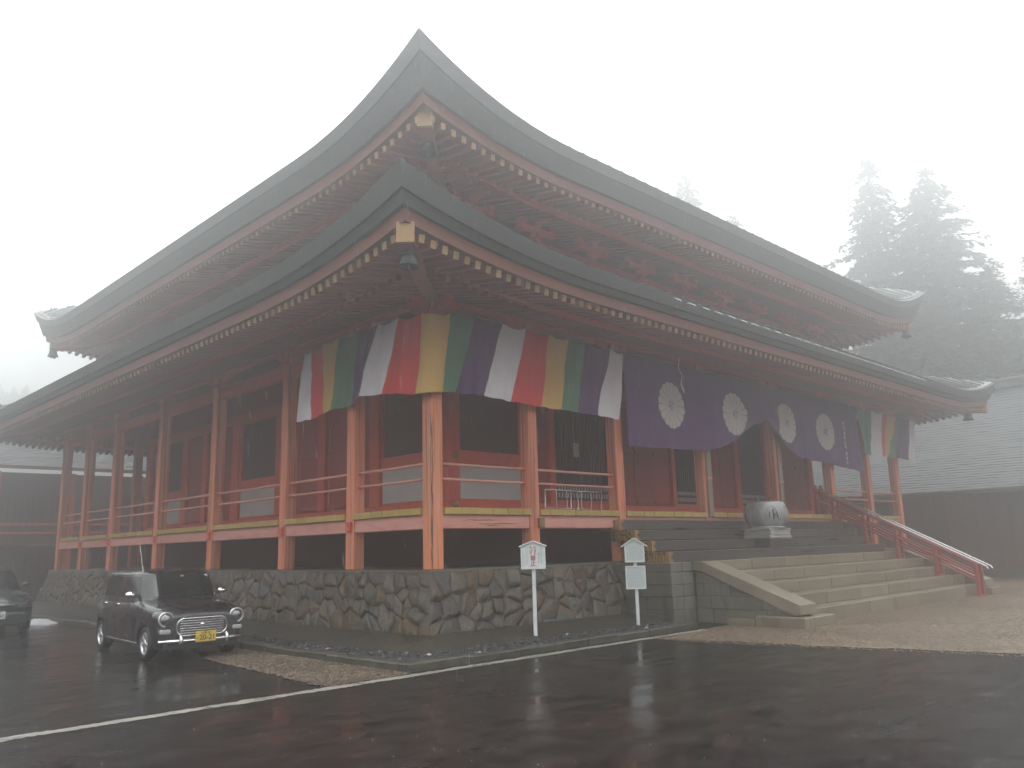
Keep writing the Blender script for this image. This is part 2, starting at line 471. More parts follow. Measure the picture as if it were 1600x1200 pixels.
def wet_asphalt():
    m = bpy.data.materials.new('wet asphalt')
    m.use_nodes = True
    N, L = m.node_tree.nodes, m.node_tree.links
    bs = N['Principled BSDF']
    geo = N.new('ShaderNodeNewGeometry')
    def nz(scale, det, stretch=(1, 1, 1)):
        mp = N.new('ShaderNodeMapping')
        mp.inputs['Scale'].default_value = stretch
        L.new(geo.outputs['Position'], mp.inputs['Vector'])
        n = N.new('ShaderNodeTexNoise')
        n.inputs['Scale'].default_value = scale
        n.inputs['Detail'].default_value = det
        L.new(mp.outputs[0], n.inputs['Vector'])
        return n.outputs['Fac']
    def rng(v, a, b, c, d):
        r = N.new('ShaderNodeMapRange')
        for k, x in zip(('From Min', 'From Max', 'To Min', 'To Max'), (a, b, c, d)):
            r.inputs[k].default_value = x
        L.new(v, r.inputs['Value'])
        return r.outputs[0]
    big = nz(.42, 4, (1, 1.9, 1))
    fine = nz(95, 3)
    mid = nz(2.1, 5, (1, 2.2, 1))
    ma = N.new('ShaderNodeMath')
    ma.operation = 'MULTIPLY_ADD'
    ma.inputs[1].default_value = .45
    L.new(mid, ma.inputs[0])
    m2 = N.new('ShaderNodeMath')
    m2.operation = 'MULTIPLY'
    m2.inputs[1].default_value = .55
    L.new(big, m2.inputs[0])
    L.new(m2.outputs[0], ma.inputs[2])
    mixn = ma.outputs[0]
    cr = N.new('ShaderNodeValToRGB')
    e = cr.color_ramp.elements
    e[0].position, e[0].color = .3, (.006, .0052, .005, 1)
    e[1].position, e[1].color = .75, (.019, .0165, .0155, 1)
    L.new(nz(3.0, 6), cr.inputs['Fac'])
    grain = N.new('ShaderNodeMixRGB')
    grain.blend_type = 'MULTIPLY'
    grain.inputs[0].default_value = 1
    cg = N.new('ShaderNodeValToRGB')
    g = cg.color_ramp.elements
    g[0].position, g[0].color = .42, (.35, .35, .35, 1)
    g[1].position, g[1].color = .66, (3.6, 3.6, 3.6, 1)
    L.new(nz(75, 3), cg.inputs['Fac'])
    L.new(cr.outputs[0], grain.inputs[1])
    L.new(cg.outputs[0], grain.inputs[2])
    L.new(grain.outputs[0], bs.inputs['Base Color'])
    L.new(rng(mixn, .45, .68, .045, .32), bs.inputs['Roughness'])
    bs.inputs['IOR'].default_value = 1.21
    b1 = N.new('ShaderNodeBump')
    b1.inputs['Distance'].default_value = .006
    L.new(rng(mixn, .42, .66, .06, .75), b1.inputs['Strength'])
    L.new(fine, b1.inputs['Height'])
    b2 = N.new('ShaderNodeBump')           # rain ripples
    b2.inputs['Distance'].default_value = .004
    b2.inputs['Strength'].default_value = .10
    L.new(nz(13, 3), b2.inputs['Height'])
    L.new(b1.outputs[0], b2.inputs['Normal'])
    L.new(b2.outputs[0], bs.inputs['Normal'])
    return m


M['asphalt'] = wet_asphalt()


def gravel_mat():
    m = mat('tan gravel', [(.078, .054, .034), (.115, .083, .053), (.142, .107, .072)], .5, (1, 1, 1), (.4, .7))
    N, L = m.node_tree.nodes, m.node_tree.links
    bs = N['Principled BSDF']
    geo = N.new('ShaderNodeNewGeometry')
    vo = N.new('ShaderNodeTexVoronoi')
    vo.inputs['Scale'].default_value = 24
    L.new(geo.outputs['Position'], vo.inputs['Vector'])
    cr = N.new('ShaderNodeValToRGB')
    e = cr.color_ramp.elements
    e[0].position, e[0].color = .1, (.30, .27, .25, 1)
    e[1].position, e[1].color = .9, (1.85, 1.75, 1.65, 1)
    sx = N.new('ShaderNodeSeparateColor')
    L.new(vo.outputs['Color'], sx.inputs[0])
    L.new(sx.outputs[0], cr.inputs['Fac'])
    mx = N.new('ShaderNodeMixRGB')
    mx.blend_type = 'MULTIPLY'
    mx.inputs[0].default_value = 1
    old = bs.inputs['Base Color'].links[0].from_socket
    L.new(old, mx.inputs[1])
    L.new(cr.outputs[0], mx.inputs[2])
    L.new(mx.outputs[0], bs.inputs['Base Color'])
    b = N.new('ShaderNodeBump')
    b.invert = True
    b.inputs['Strength'].default_value = .9
    b.inputs['Distance'].default_value = .02
    L.new(vo.outputs['Distance'], b.inputs['Height'])
    L.new(b.outputs[0], bs.inputs['Normal'])
    return m


M['gravel'] = gravel_mat()


def filigree_mat():
    m = mat('carved gold filigree', [(.42, .26, .07), (.52, .34, .10)], 9, (1, 1, 1), (.35, .55), metallic=.3)
    N, L = m.node_tree.nodes, m.node_tree.links
    bs = N['Principled BSDF']
    geo = N.new('ShaderNodeNewGeometry')
    wv = N.new('ShaderNodeTexWave')
    wv.wave_type = 'RINGS'
    wv.inputs['Scale'].default_value = 5.5
    wv.inputs['Distortion'].default_value = 9
    wv.inputs['Detail'].default_value = 1.5
    wv.inputs['Detail Scale'].default_value = 2.5
    L.new(geo.outputs['Position'], wv.inputs['Vector'])
    cr = N.new('ShaderNodeValToRGB')
    e = cr.color_ramp.elements
    e[0].position, e[0].color = .38, (.055, .03, .02, 1)
    e[1].position, e[1].color = .55, (1, 1, 1, 1)
    L.new(wv.outputs['Fac'], cr.inputs['Fac'])
    mx = N.new('ShaderNodeMixRGB')
    mx.blend_type = 'MULTIPLY'
    mx.inputs[0].default_value = 1
    L.new(bs.inputs['Base Color'].links[0].from_socket, mx.inputs[1])
    L.new(cr.outputs[0], mx.inputs[2])
    L.new(mx.outputs[0], bs.inputs['Base Color'])
    return m


M['filigree'] = filigree_mat()


def paint_mat(name, c):
    m = mat(name, [tuple(.85 * x for x in c), tuple(1.1 * x for x in c)], 3, (1, 1, 1), (.22, .34), .04, 60, coat=.7)
    return m


M['car_black'] = paint_mat('dark plum black car paint', (.014, .011, .013))
M['car_green'] = paint_mat('dark green car paint', (.012, .021, .021))

# ------------------------------------------------------------------ ground
GZ = -1.30
A_IN, B_IN, C_IN, D_IN = 2.571, 2.880, 3.610, 3.840
PX = [0]
for _s in (A_IN, B_IN, C_IN, D_IN, C_IN, B_IN, A_IN):
    PX.append(PX[-1] + _s)
PY = [0]
for _s in (2.541, 2.764, 3.732, 3.605, 3.732, 2.764, 2.541):
    PY.append(PY[-1] + _s)
XE, YE = PX[-1], PY[-1]


def sheet(name, x0, x1, y0, y1, z, m, kind='structure'):
    mb = MB()
    mb.add([(x0, y0, z), (x1, y0, z), (x1, y1, z), (x0, y1, z)], [(0, 1, 2, 3)])
    return mb.build(name, m, None, kind)


sheet('ground', -149, 149, -89, 149, GZ - .012, M['hill'])
sheet('asphalt_road', -48, 40, -60, 30, GZ, M['asphalt'])


def ragged(pts, step=.12, amp=.05, seed=0.0):
    """outline with an uneven edge"""
    out = []
    for i in range(len(pts)):
        a, b = Vector(pts[i]), Vector(pts[(i + 1) % len(pts)])
        ln = (b - a).length
        n = max(1, int(ln / step)) if ln < 40 else max(1, int(ln / 1.0))
        nm = Vector((-(b - a).y, (b - a).x)).normalized()
        for k in range(n):
            p = a + (b - a) * (k / n)
            out.append(p + nm * amp * (fbm(p.x * 1.7 + seed, p.y * 1.7) + .6 * fbm(p.x * 9 + seed, p.y * 9)))
    return out


def poly_sheet(name, pts, z, m, thick=0.0, step=.12, amp=.05, kind='structure', seed=0.0):
    o = ragged(pts, step, amp, seed)
    mb = MB()
    n = len(o)
    vs = [(p.x, p.y, z) for p in o]
    mb.add(vs, [tuple(range(n))])
    return mb.build(name, m, None, kind)


poly_sheet('gravel_court', [(5.4, -2.45), (4.0, -2.66), (2.85, -2.72), (3.1, -3.6), (3.49, -5.98), (4.04, -8.21), (5.2, -13), (8.5, -24), (14, -38), (39, -38), (39, 28), (26.5, 28), (23.5, 26), (23.5, -2.0)],
           GZ + .006, M['gravel'], amp=.09)
poly_sheet('gravel_strip', [(-2.30, 4.2), (-2.30, -2.32), (-2.44, -2.44), (-3.66, -2.44), (-3.60, -1.6), (-3.54, -.9), (-3.46, .4), (-3.34, 1.8), (-2.9, 3.4)],
           GZ + .006, M['gravel'], amp=.06, seed=4)

# loose stones on the gravel near its edges
mb = MB()
def pebble(mb, x, y, z, r, m=0):
    a = rnd.random() * 6.28
    fl = rnd.uniform(.45, .8)
    vs = []
    for k in range(5):
        t = a + k * 1.2566 + rnd.uniform(-.25, .25)
        q = r * rnd.uniform(.75, 1.15)
        vs.append((x + q * math.cos(t), y + q * math.sin(t), z + r * fl * rnd.uniform(.2, .55)))
    vs.append((x + rnd.uniform(-.3, .3) * r, y + rnd.uniform(-.3, .3) * r, z + r * fl * 1.1))
    vs.append((x, y, z - r * .4))
    mb.add(vs, [(i, (i + 1) % 5, 5) for i in range(5)] + [((i + 1) % 5, i, 6) for i in range(5)], m, False)


for _ in range(15000):
    y = -2.75 - 9.5 * rnd.random() ** 1.3
    e = 3.05 + max(0, (-y - 3.6)) * .17
    x = e - .18 + 9.5 * rnd.random() ** 1.6
    pebble(mb, x, y, GZ + .002, rnd.uniform(.008, .017), rnd.choice((0, 0, 0, 1, 2)))
for _ in range(5200):
    y = rnd.uniform(-2.42, 2.6)
    xl = float(np.interp(y, [-2.4, -.9, .4, 1.8, 2.6], [-3.72, -3.58, -3.50, -3.36, -3.1]))
    x = rnd.uniform(xl, -2.32)
    q = rnd.random()
    pebble(mb, x, y, GZ + .004, rnd.uniform(.009, .024), 0 if q < .55 else (1 if q < .72 else 2))
mb.build('loose_gravel', [M['gravel'], M['coping'], M['pebble']], None, 'stuff')

# white painted line with a worn edge, in several cracked lengths
mb = MB()
x = -16.0
while x < 4.75:
    ln = rnd.uniform(.7, 1.6)
    x2 = min(4.75, x + ln)
    n = max(3, int((x2 - x) / .03))
    top, bot = [], []
    for k in range(n + 1):
        t = x + (x2 - x) * k / n
        sl = .0
        top.append((t + .03 * fbm(t * 3, 7), -2.565 + .095 + .03 * fbm(t * 3.1, 1.5) + .03 * fbm(t * 17, 3.3) + sl, GZ + .004))
        bot.append((t + .05 * fbm(t * 4, 9), -2.565 - .095 + .035 * fbm(t * 2.7, 8.5) + .04 * fbm(t * 19, 5.1) + sl, GZ + .004))
    mb.grid([bot, top], 0, False)
    x = x2 + rnd.choice((.004, .006, .012, .02))
mb.build('white_line', M['line'], None, 'structure')

# kerb of separate stones round the drain strip
KO, KI, KT = -2.30, -2.09, -1.19
kerb = link('kerb', None)
kerb['kind'] = 'structure'
def kerb_run(axis, a0, a1):
    t = a0
    while t < a1 - .05:
        ln = min(rnd.uniform(.75, 1.25), a1 - t)
        k = MB()
        dz = rnd.uniform(-.012, .012)
        do = rnd.uniform(-.012, .012)
        if axis == 'y':
            k.bbox(KO + do, KI, t + .005, t + ln - .005, GZ - .05, KT + dz, .018)
        else:
            k.bbox(t + .005, t + ln - .005, KO + do, KI, GZ - .05, KT + dz, .018)
        k.build('kerb_stone', M['kerb'], kerb)
        t += ln
kerb_run('y', KI, 22)
kerb_run('x', KO - .01, 4.9)

# drain bed, pebbles, soil bank
mb = MB()
mb.add([(KI, KI, -1.235), (5.0, KI, -1.235), (5.0, -1.2, -1.235), (-1.2, -1.2, -1.235), (-1.2, 23, -1.235), (KI, 23, -1.235)], [(0, 1, 2, 3), (0, 3, 4, 5)])
mb.build('drain_bed', M['soil'], None, 'structure')
mb = MB()
for _ in range(2700):
    if rnd.random() < .62:
        y = -2.05 + 15 * rnd.random() ** 1.7
        x = rnd.uniform(-2.06, -1.36)
        if y < -1.3:
            x = rnd.uniform(-2.06, 0)
    else:
        x = rnd.uniform(-2.0, 4.9)
        y = rnd.uniform(-2.06, -1.36)
    pebble(mb, x, y, -1.235, rnd.uniform(.028, .07), 1 if rnd.random() < .012 else 0)
mb.build('drain_pebbles', [M['pebble'], M['pebble_pale']], None, 'stuff')
mb = MB()
def bank(d, t):      # d 0 at pebbles .. 1 at the wall foot
    return -1.225 + .165 * d ** .8 + .025 * fbm(t * 1.3, d * 2) + .012 * fbm(t * 6, d * 5)
rows = []
for i in range(9):
    d = i / 8
    off = -1.42 + d * .95
    row = [(off + .03 * fbm(yy * 2, d), yy, bank(d, yy)) for yy in [22 - k * (22 - off) / 150 for k in range(151)]]
    row += [(xx, off + .03 * fbm(xx * 2, d + 3), bank(d, -xx)) for xx in [off + (k + 1) * (5.0 - off) / 60 for k in range(60)]]
    rows.append(row)
mb.grid(rows, 0, True, flip=False)
mb.build('soil_bank', M['soil'], None, 'structure')

# ------------------------------------------------------------------ platform and its stone walls
mb = MB()
mb.bbox(-.10, XE + .6, -.10, YE + .6, GZ, 0.0, .015)
mb.build('platform', M['concrete'], None, 'structure')


def voronoi(L, H, n, seed, wt=.055):
    r = random.Random(seed)
    pts = []
    nx = max(1, int(math.sqrt(n * L / H)))
    ny = max(1, int(n / nx + .5))
    for i in range(nx):
        for j in range(ny):
            pts.append(((i + .5 + r.uniform(-.5, .5) + .25 * (j % 2)) * L / nx, (j + .5 + r.uniform(-.48, .48)) * H / ny, r.choice((0, 0, .3, .6, 1.0)) * wt * r.random()))
    cells = []
    rad = 3.2 * max(L / nx, H / ny)
    for p in pts:
        poly = [(0, 0), (L, 0), (L, H), (0, H)]
        for q in pts:
            if q is p or abs(q[0] - p[0]) > rad or abs(q[1] - p[1]) > rad:
                continue
            nx_, ny_ = q[0] - p[0], q[1] - p[1]
            d2 = nx_ * nx_ + ny_ * ny_
            if d2 < 1e-6:
                continue
            tm = .5 + (p[2] - q[2]) / (2 * d2)
            tm = min(.86, max(.14, tm))
            mx, my = p[0] + nx_ * tm, p[1] + ny_ * tm
            out = []
            for i in range(len(poly)):
                a, b = poly[i], poly[(i + 1) % len(poly)]
                da = (a[0] - mx) * nx_ + (a[1] - my) * ny_
                db = (b[0] - mx) * nx_ + (b[1] - my) * ny_
                if da <= 0:
                    out.append(a)
                if (da < 0) != (db < 0) and da != db:
                    t = da / (da - db)
                    out.append((a[0] + (b[0] - a[0]) * t, a[1] + (b[1] - a[1]) * t))
            poly = out
            if len(poly) < 3:
                break
        if len(poly) >= 3:
            cells.append(poly)
    return cells


def stone_face(poly, P, r):
    """a rounded rubble stone on wall cell poly; P(u, v, d) puts it in space"""
    cx = sum(p[0] for p in poly) / len(poly)
    cy = sum(p[1] for p in poly) / len(poly)
    # densify the outline, round its corners and shrink for the joint
    o = []
    n = len(poly)
    for i in range(n):
        a, b = poly[i], poly[(i + 1) % n]
        for t in (.10, .5, .90):
            o.append((a[0] + (b[0] - a[0]) * t, a[1] + (b[1] - a[1]) * t))
    sz = math.sqrt(abs(sum(o[i][0] * o[(i + 1) % len(o)][1] - o[(i + 1) % len(o)][0] * o[i][1] for i in range(len(o)))) / 2)
    k = len(o)
    pr = r.uniform(.02, .065)
    tx, ty = r.uniform(-.22, .22), r.uniform(-.22, .22)
    mb = MB()
    vs = []
    for (sc, dp) in ((.975, -.06), (.96, .0), (.86, .72), (.45, .95)):
        for (x, y) in o:
            dx, dy = (x - cx) * sc, (y - cy) * sc
            j = .06 * sz * fbm(x * 6, y * 6, sc * 3)
            d = pr * dp + (tx * dx + ty * dy) * (dp if dp > 0 else 0) + j * (1 if dp > .1 else .2)
            vs.append(P(cx + dx + j * .6, cy + dy + .02 * fbm(x * 7, y * 7, 4) * sz, d))
    vs.append(P(cx, cy, pr * 1.0))
    fs = []
    for q in range(3):
        for i in range(k):
            a, b = q * k + i, q * k + (i + 1) % k
            fs.append((a, b, b + k, a + k))
    for i in range(k):
        fs.append((3 * k + i, 3 * k + (i + 1) % k, 4 * k))
    mb.add(vs, fs, 0, True)
    return mb


WH = 1.10
swall = thing('stone_wall', 'dark mossy rubble stone retaining wall under the red temple veranda', 'wall', (0, 0, GZ))
swall.location = (0, 0, 0)
WT, WF = -.11, -.50                       # face at the top and at the foot
SL = math.hypot(WH, WF - WT)
_nz = -(WF - WT) / SL
def P_left(u, v, d):                      # u runs from the corner along +Y
    f = v / SL
    off = WF + (WT - WF) * f
    return (off - d * WH / SL, off + u * (22.0 - off) / 22.0, -WH - .03 + v * WH / SL + d * _nz)
def P_front(u, v, d):                     # u runs from the corner along +X
    f = v / SL
    off = WF + (WT - WF) * f
    return (off + u * (5.02 - off) / 5.0, off - d * WH / SL, -WH - .03 + v * WH / SL + d * _nz)
_r = random.Random(3)
small = MB()
for c in voronoi(22.0, SL, 238, 11):
    mbs = stone_face([(u, v) for u, v in c][::-1], P_left, _r)
    mbs.build('stone', M['stone'], swall)
for c in voronoi(5.0, SL, 58, 12):
    mbs = stone_face(c, P_front, _r)
    mbs.build('stone', M['stone'], swall)
mb = MB()
mb.grid([[P_left(0, 0, -.012), P_left(22, 0, -.012)], [P_left(0, SL, -.012), P_left(22, SL, -.012)]], 0, False)
mb.grid([[P_front(0, 0, -.012), P_front(5, 0, -.012)], [P_front(0, SL, -.012), P_front(5, SL, -.012)]], 0, False)
mb.build('mortar', M['mortar'], swall)

# ------------------------------------------------------------------ stone stairs with cut-stone flanks
stairs = thing('stone_staircase', 'broad tan stone steps with sloping copings before the temple front', 'stairs', (0, 0, 0))
SX0, SX1 = 6.53, 17.02
NOSE = [(-1.75, -.035), (-2.39, -.26), (-2.94, -.50), (-3.43, -.74), (-3.84, -1.0)]
for i, (ny, nz_) in enumerate(NOSE):
    zb = NOSE[i + 1][1] if i < 4 else GZ - .02
    x = SX0
    while x < SX1 - .1:
        ln = min(rnd.uniform(1.25, 1.75), SX1 - x)
        if SX1 - x - ln < .5:
            ln = SX1 - x
        k = MB()
        back = ny + (.75 if i else 1.9)
        dz, dy = rnd.uniform(-.004, .004), rnd.uniform(-.008, .008)
        k.bbox(x + .003, x + ln - .003, ny + dy, back, zb + .002, nz_ + dz, .012)
        k.build('step_block', M['step'], stairs)
        x += ln
for xa, xb in ((5.87, 6.54), (17.01, 17.68)):
    k = MB()
    k.prism([(-1.60, -.03), (-1.80, -.03), (-3.98, -.88), (-3.98, -1.06), (-3.85, -1.075), (-1.80, -.235), (-1.60, -.21)], 0, xa, xb)
    k.build('coping', M['coping'], stairs)
# flank blocks under the left coping, in courses cut by the slope
def clip_poly(poly, f):
    out = []
    for i in range(len(poly)):
        a, b = poly[i], poly[(i + 1) % len(poly)]
        da, db = f(a), f(b)
        if da >= 0:
            out.append(a)
        if (da < 0) != (db < 0):
            t = da / (da - db)
            out.append((a[0] + (b[0] - a[0]) * t, a[1] + (b[1] - a[1]) * t))
    return out
COURSE = [-1.30, -1.0, -.74, -.49, -.235, -.03]
_r = random.Random(5)
for xf, xb in ((5.92, 6.45), (17.08, 17.6)):
    for c in range(5):
        y = -3.83
        while y < -1.64:
            ln = min(_r.uniform(.42, .68), -1.62 - y)
            p = [(y + .005, COURSE[c] + .005), (y + ln - .005, COURSE[c] + .005), (y + ln - .005, COURSE[c + 1] - .005), (y + .005, COURSE[c + 1] - .005)]
            p = clip_poly(p, lambda q: -(q[1] + .245) - (-(q[0] + 1.80)) * .411 if q[0] < -1.8 else -(q[1] + .245))
            if len(p) >= 3 and (max(q[1] for q in p) - min(q[1] for q in p)) > .03:
                k = MB()
                k.prism(p, 0, xf + _r.uniform(-.008, .008), xb)
                k.build('cut_stone', M['ashlar'], stairs)
            y += ln
# pier beside the rubble wall : side face at x=5, front face at y=-1.62
for c in range(5):
    y = -1.62
    while y < -.12:
        ln = min(_r.uniform(.5, .8), -.1 - y)
        k = MB()
        k.bbox(5.05 + _r.uniform(-.008, .008), 5.45, y + .004, y + ln - .004, COURSE[c] + .004, COURSE[c + 1] - .004, .012)
        k.build('cut_stone', M['ashlar'], stairs)
        y += ln
    k = MB()
    k.bbox(5.455, 5.865, -1.615 + _r.uniform(-.006, .006), -.2, COURSE[c] + .004, COURSE[c + 1] - .004, .01)
    k.build('cut_stone', M['ashlar'], stairs)
k = MB()
k.box(5.09, 17.55, -1.58, -.06, GZ, -.06)
k.box(5.96, 6.5, -3.8, -1.5, GZ, -1.10)
k.box(17.1, 17.56, -3.8, -1.5, GZ, -1.10)
k.build('core', M['mortar'], stairs)
for x0, x1, y0, y1, z1 in ((5.70, 5.905, -3.08, -2.45, -1.17), (5.70, 5.905, -4.14, -3.09, -1.10), (5.91, 7.0, -4.14, -3.86, -1.105)):
    k = MB()
    k.bbox(x0, x1, y0, y1, GZ - .02, z1, .015)
    k.build('plinth_block', M['step'], stairs)
k = MB()
k.bbox(16.95, 17.8, -4.14, -3.86, GZ - .02, -1.105, .015)
k.build('plinth_block', M['step'], stairs)

# ------------------------------------------------------------------ the temple hall
hall = thing('temple_hall', 'big vermilion two-tiered temple hall with sweeping grey roofs and raised veranda', 'temple', (0, 0, 0))
ZB, ZFB, ZF, ZR = .737, 1.0, 1.127, 1.976      # beam bottom, floor bottom, floor top, rail top
PW = .28                                       # post width
ZLIN = 4.45                                    # lintel underside


def post_mesh(h, crack=False):
    """square timber with chamfered arrises and a few drying splits"""
    mb = MB()
    mb.bbox(0, PW, 0, PW, 0, h, .018)
    return mb.mesh('post', M['corner_post'] if crack else M['post'])


pm = post_mesh(5.05)
pmc = post_mesh(5.05, True)
posts = []
for i, x in enumerate(PX):
    if i == 0:
        o = link('post', pmc, hall, loc=(0, 0, .0), label='cracked corner post facing the road')
        # splits along the front arris
        mb = MB()
        for (z0, z1, dx) in ((.05, .32, .0), (.35, 1.0, .012), (1.05, 1.75, .006), (1.6, 2.25, .02), (2.2, 2.75, .014)):
            n = 14
            pts = [(.004 + dx + .012 * fbm(z0 * 3 + k * .7, dx * 90), -.0015, z0 + (z1 - z0) * k / n) for k in range(n + 1)]
            mb.tube(pts, [.002 + .007 * math.sin(math.pi * k / n) for k in range(n + 1)], 5, 0, True, False)
            pts = [(-.0015, .010 + .5 * dx + .012 * fbm(z0 * 5 + k * .7, 3 + dx * 90), z0 + .1 + (z1 - z0) * k / n) for k in range(n + 1)]
            mb.tube(pts, [.002 + .005 * math.sin(math.pi * k / n) for k in range(n + 1)], 5, 0, True, False)
        mb.build('crack', M['mortar'], o)
    else:
        # posts behind the wooden steps still stand on the platform
        o = link('post', pm, hall, loc=(x, 0, .0))
    posts.append(o)
for i, y in enumerate(PY[1:], 1):
    posts.append(link('post', pm, hall, loc=(0, y, .0)))
for y in PY[1:5]:
    posts.append(link('post', pm, hall, loc=(XE, y, .0)))
for x in PX[1:5]:
    posts.append(link('post', pm, hall, loc=(x, YE, .0)))
# square beam noses through the left posts and the gold nose on the first front post
for i, y in enumerate(PY[1:7], 1):
    mb = MB()
    mb.bbox(-.07, .0 - .002, y + .02, y + .20, ZB + .03, ZB + .22, .01)
    mb.build('beam_nose', M['red'], posts[7 + i])
mb = MB()
mb.bbox(PX[1] + .20, PX[1] + .35, -.075, .10, ZB + .01, ZB + .21, .01)
for o in [mb.build('beam_nose', M['gold'], posts[1], label='gold capped beam nose')]:
    o.location = (-PX[1], 0, 0)
for i, y in enumerate(PY[1:7], 1):
    for c in posts[7 + i].children:
        c.location = (0, -y, 0)

# floor beams between posts
for i in range(7):
    mb = MB()
    mb.bbox(PX[i] + PW + .002, PX[i + 1] - .002, .03, .23, ZB if i < 2 else ZB + .18, ZFB - .002, .012)
    mb.build('floor_beam', M['beam'], hall)
    mb = MB()
    mb.bbox(.03, .23, PY[i] + PW + .002, PY[i + 1] - .002, ZB, ZFB - .002, .012)
    mb.build('floor_beam', M['beam'], hall)
mb = MB()
for (x0, x1, z, sd_) in ((.75, 1.75, .90, 1.0), (1.2, 2.3, .83, 5.0), (1.35, 1.7, .795, 9.0)):
    n_ = 16
    pts = [(x0 + (x1 - x0) * k / n_, .0275, z + .03 * fbm(sd_ + k * .5, sd_)) for k in range(n_ + 1)]
    mb.tube(pts, [.002 + .005 * math.sin(math.pi * k / n_) * (1 + fbm(k * .9, sd_ + 4)) for k in range(n_ + 1)], 4, 0, True, False)
mb.build('beam_cracks', M['mortar'], hall, 'stuff')
# floor boards with yellow ends
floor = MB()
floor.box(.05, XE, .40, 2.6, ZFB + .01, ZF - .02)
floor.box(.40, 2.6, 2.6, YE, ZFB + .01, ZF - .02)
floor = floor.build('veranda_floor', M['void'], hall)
PLK = .405
pl_x, pl_y = MB(), MB()
pl_x.bbox(.003, PLK - .004, 0, .5, 0, ZF - ZFB, .008)
pl_y.bbox(0, .5, .003, PLK - .004, 0, ZF - ZFB, .008)
plx, ply = pl_x.mesh('plank', M['yellow']), pl_y.mesh('plank', M['yellow'])
n = int((XE - .3) / PLK)
for k in range(n):
    x = .29 + k * PLK
    if any(abs(x + PLK / 2 - (p + PW / 2)) < PLK / 2 + PW / 2 - .01 for p in PX[1:]):
        # planks are notched round the posts: shorter pieces either side
        for p in PX[1:]:
            if abs(x + PLK / 2 - (p + PW / 2)) < PLK / 2 + PW / 2 - .01:
                for (a, b) in ((x, p - .004), (p + PW + .004, x + PLK)):
                    if b - a > .05 and a < x + PLK and b > x:
                        mb = MB()
                        mb.bbox(max(a, x) + .003, min(b, x + PLK) - .003, -.035, .45, ZFB, ZF, .008)
                        mb.build('plank', M['yellow'], floor)
        continue
    link('plank', plx, floor, loc=(x, -.035 + rnd.uniform(-.006, .006), ZFB + rnd.uniform(-.003, .003)))
n = int((YE - .3) / PLK)
for k in range(n):
    y = .29 + k * PLK
    hit = [p for p in PY[1:] if abs(y + PLK / 2 - (p + PW / 2)) < PLK / 2 + PW / 2 - .01]
    if hit:
        p = hit[0]
        for (a, b) in ((y, p - .004), (p + PW + .004, y + PLK)):
            if b - a > .05 and a < y + PLK and b > y:
                mb = MB()
                mb.bbox(-.035, .45, max(a, y) + .003, min(b, y + PLK) - .003, ZFB, ZF, .008)
                mb.build('plank', M['yellow'], floor)
        continue
    link('plank', ply, floor, loc=(-.035 + rnd.uniform(-.006, .006), y, ZFB + rnd.uniform(-.003, .003)))

# railings, two bars to a bay
def railing(p0, p1):
    r = None
    for z, rad in ((ZR - .025, .030), (ZR - .31, .026)):
        mb = MB()
        mb.tube([(p0[0], p0[1], z), ((p0[0] + p1[0]) / 2, (p0[1] + p1[1]) / 2, z - .006), (p1[0], p1[1], z)], rad, 8)
        if r is None:
            r = mb.build('railing', M['beam'], hall)
        else:
            mb.build('rail', M['beam'], r)
    mb = MB()                                # brackets at the posts
    for p, q in ((p0, p1), (p1, p0)):
        d = (Vector(q) - Vector(p)).normalized() * .09
        for z in (ZR - .025, ZR - .31):
            mb.tube([(p[0], p[1], z), (p[0] + d.x, p[1] + d.y, z)], .042, 8)
    mb.build('rail_brackets', M['red'], r, 'stuff')
for i in range(7):
    railing((.14, PY[i] + PW, 0), (.14, PY[i + 1], 0))
    if i < 2 or i > 4:
        railing((PX[i] + PW, .14, 0), (PX[i + 1], .14, 0))
for i in range(4):
    railing((XE + .14, PY[i] + PW, 0), (XE + .14, PY[i + 1], 0))

# lintels, boat-shaped arms and purlin over the posts
for i in range(7):
    for ax in (0, 1):
        P_ = PX if ax == 0 else PY
        a, b = P_[i] + PW + .002, P_[i + 1] - .002
        mb = MB()
        if ax == 0:
            mb.bbox(a, b, .06, .22, ZLIN, ZLIN + .30, .012)
        else:
            mb.bbox(.06, .22, a, b, ZLIN, ZLIN + .30, .012)
        mb.build('lintel', M['red'], hall)
for ax in (0, 1):
    P_ = PX if ax == 0 else PY
    for i, p in enumerate(P_):
        mb = MB()
        prof = [(-.62, .20), (-.56, .06), (-.30, 0), (.30, 0), (.56, .06), (.62, .20)]
        c = p + PW / 2
        if ax == 0:
            mb.prism([(z + 4.90, x + c) for x, z in prof][::1], 1, .07, .21)
            mb.bbox(c - .2, c + .2, -.03, .31, 4.76, 4.90, .02)
        else:
            mb.prism([(y + c, z + 4.90) for y, z in prof], 0, .07, .21)
            if i:
                mb.bbox(-.03, .31, c - .2, c + .2, 4.76, 4.90, .02)
        mb.build('bracket_arm', M['red'], hall)
mb = MB()
mb.bbox(-1.2, XE + 1.4, .03, .25, 5.10, 5.30, .015)
mb.bbox(.03, .25, .252, YE + 1.4, 5.10, 5.30, .015)
mb.build('purlin', M['red'], hall)

# ------------------------------------------------------------------ main wall behind the veranda
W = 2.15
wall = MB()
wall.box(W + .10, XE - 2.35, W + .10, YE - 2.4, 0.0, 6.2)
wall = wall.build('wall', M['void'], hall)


def on_front(mb, x0, x1, z0, z1, d0, d1, b=.006):
    mb.bbox(x0, x1, W - d1, W - d0, z0, z1, b)


def on_left(mb, y0, y1, z0, z1, d0, d1, b=.006):
    mb.bbox(W - d1, W - d0, y0, y1, z0, z1, b)


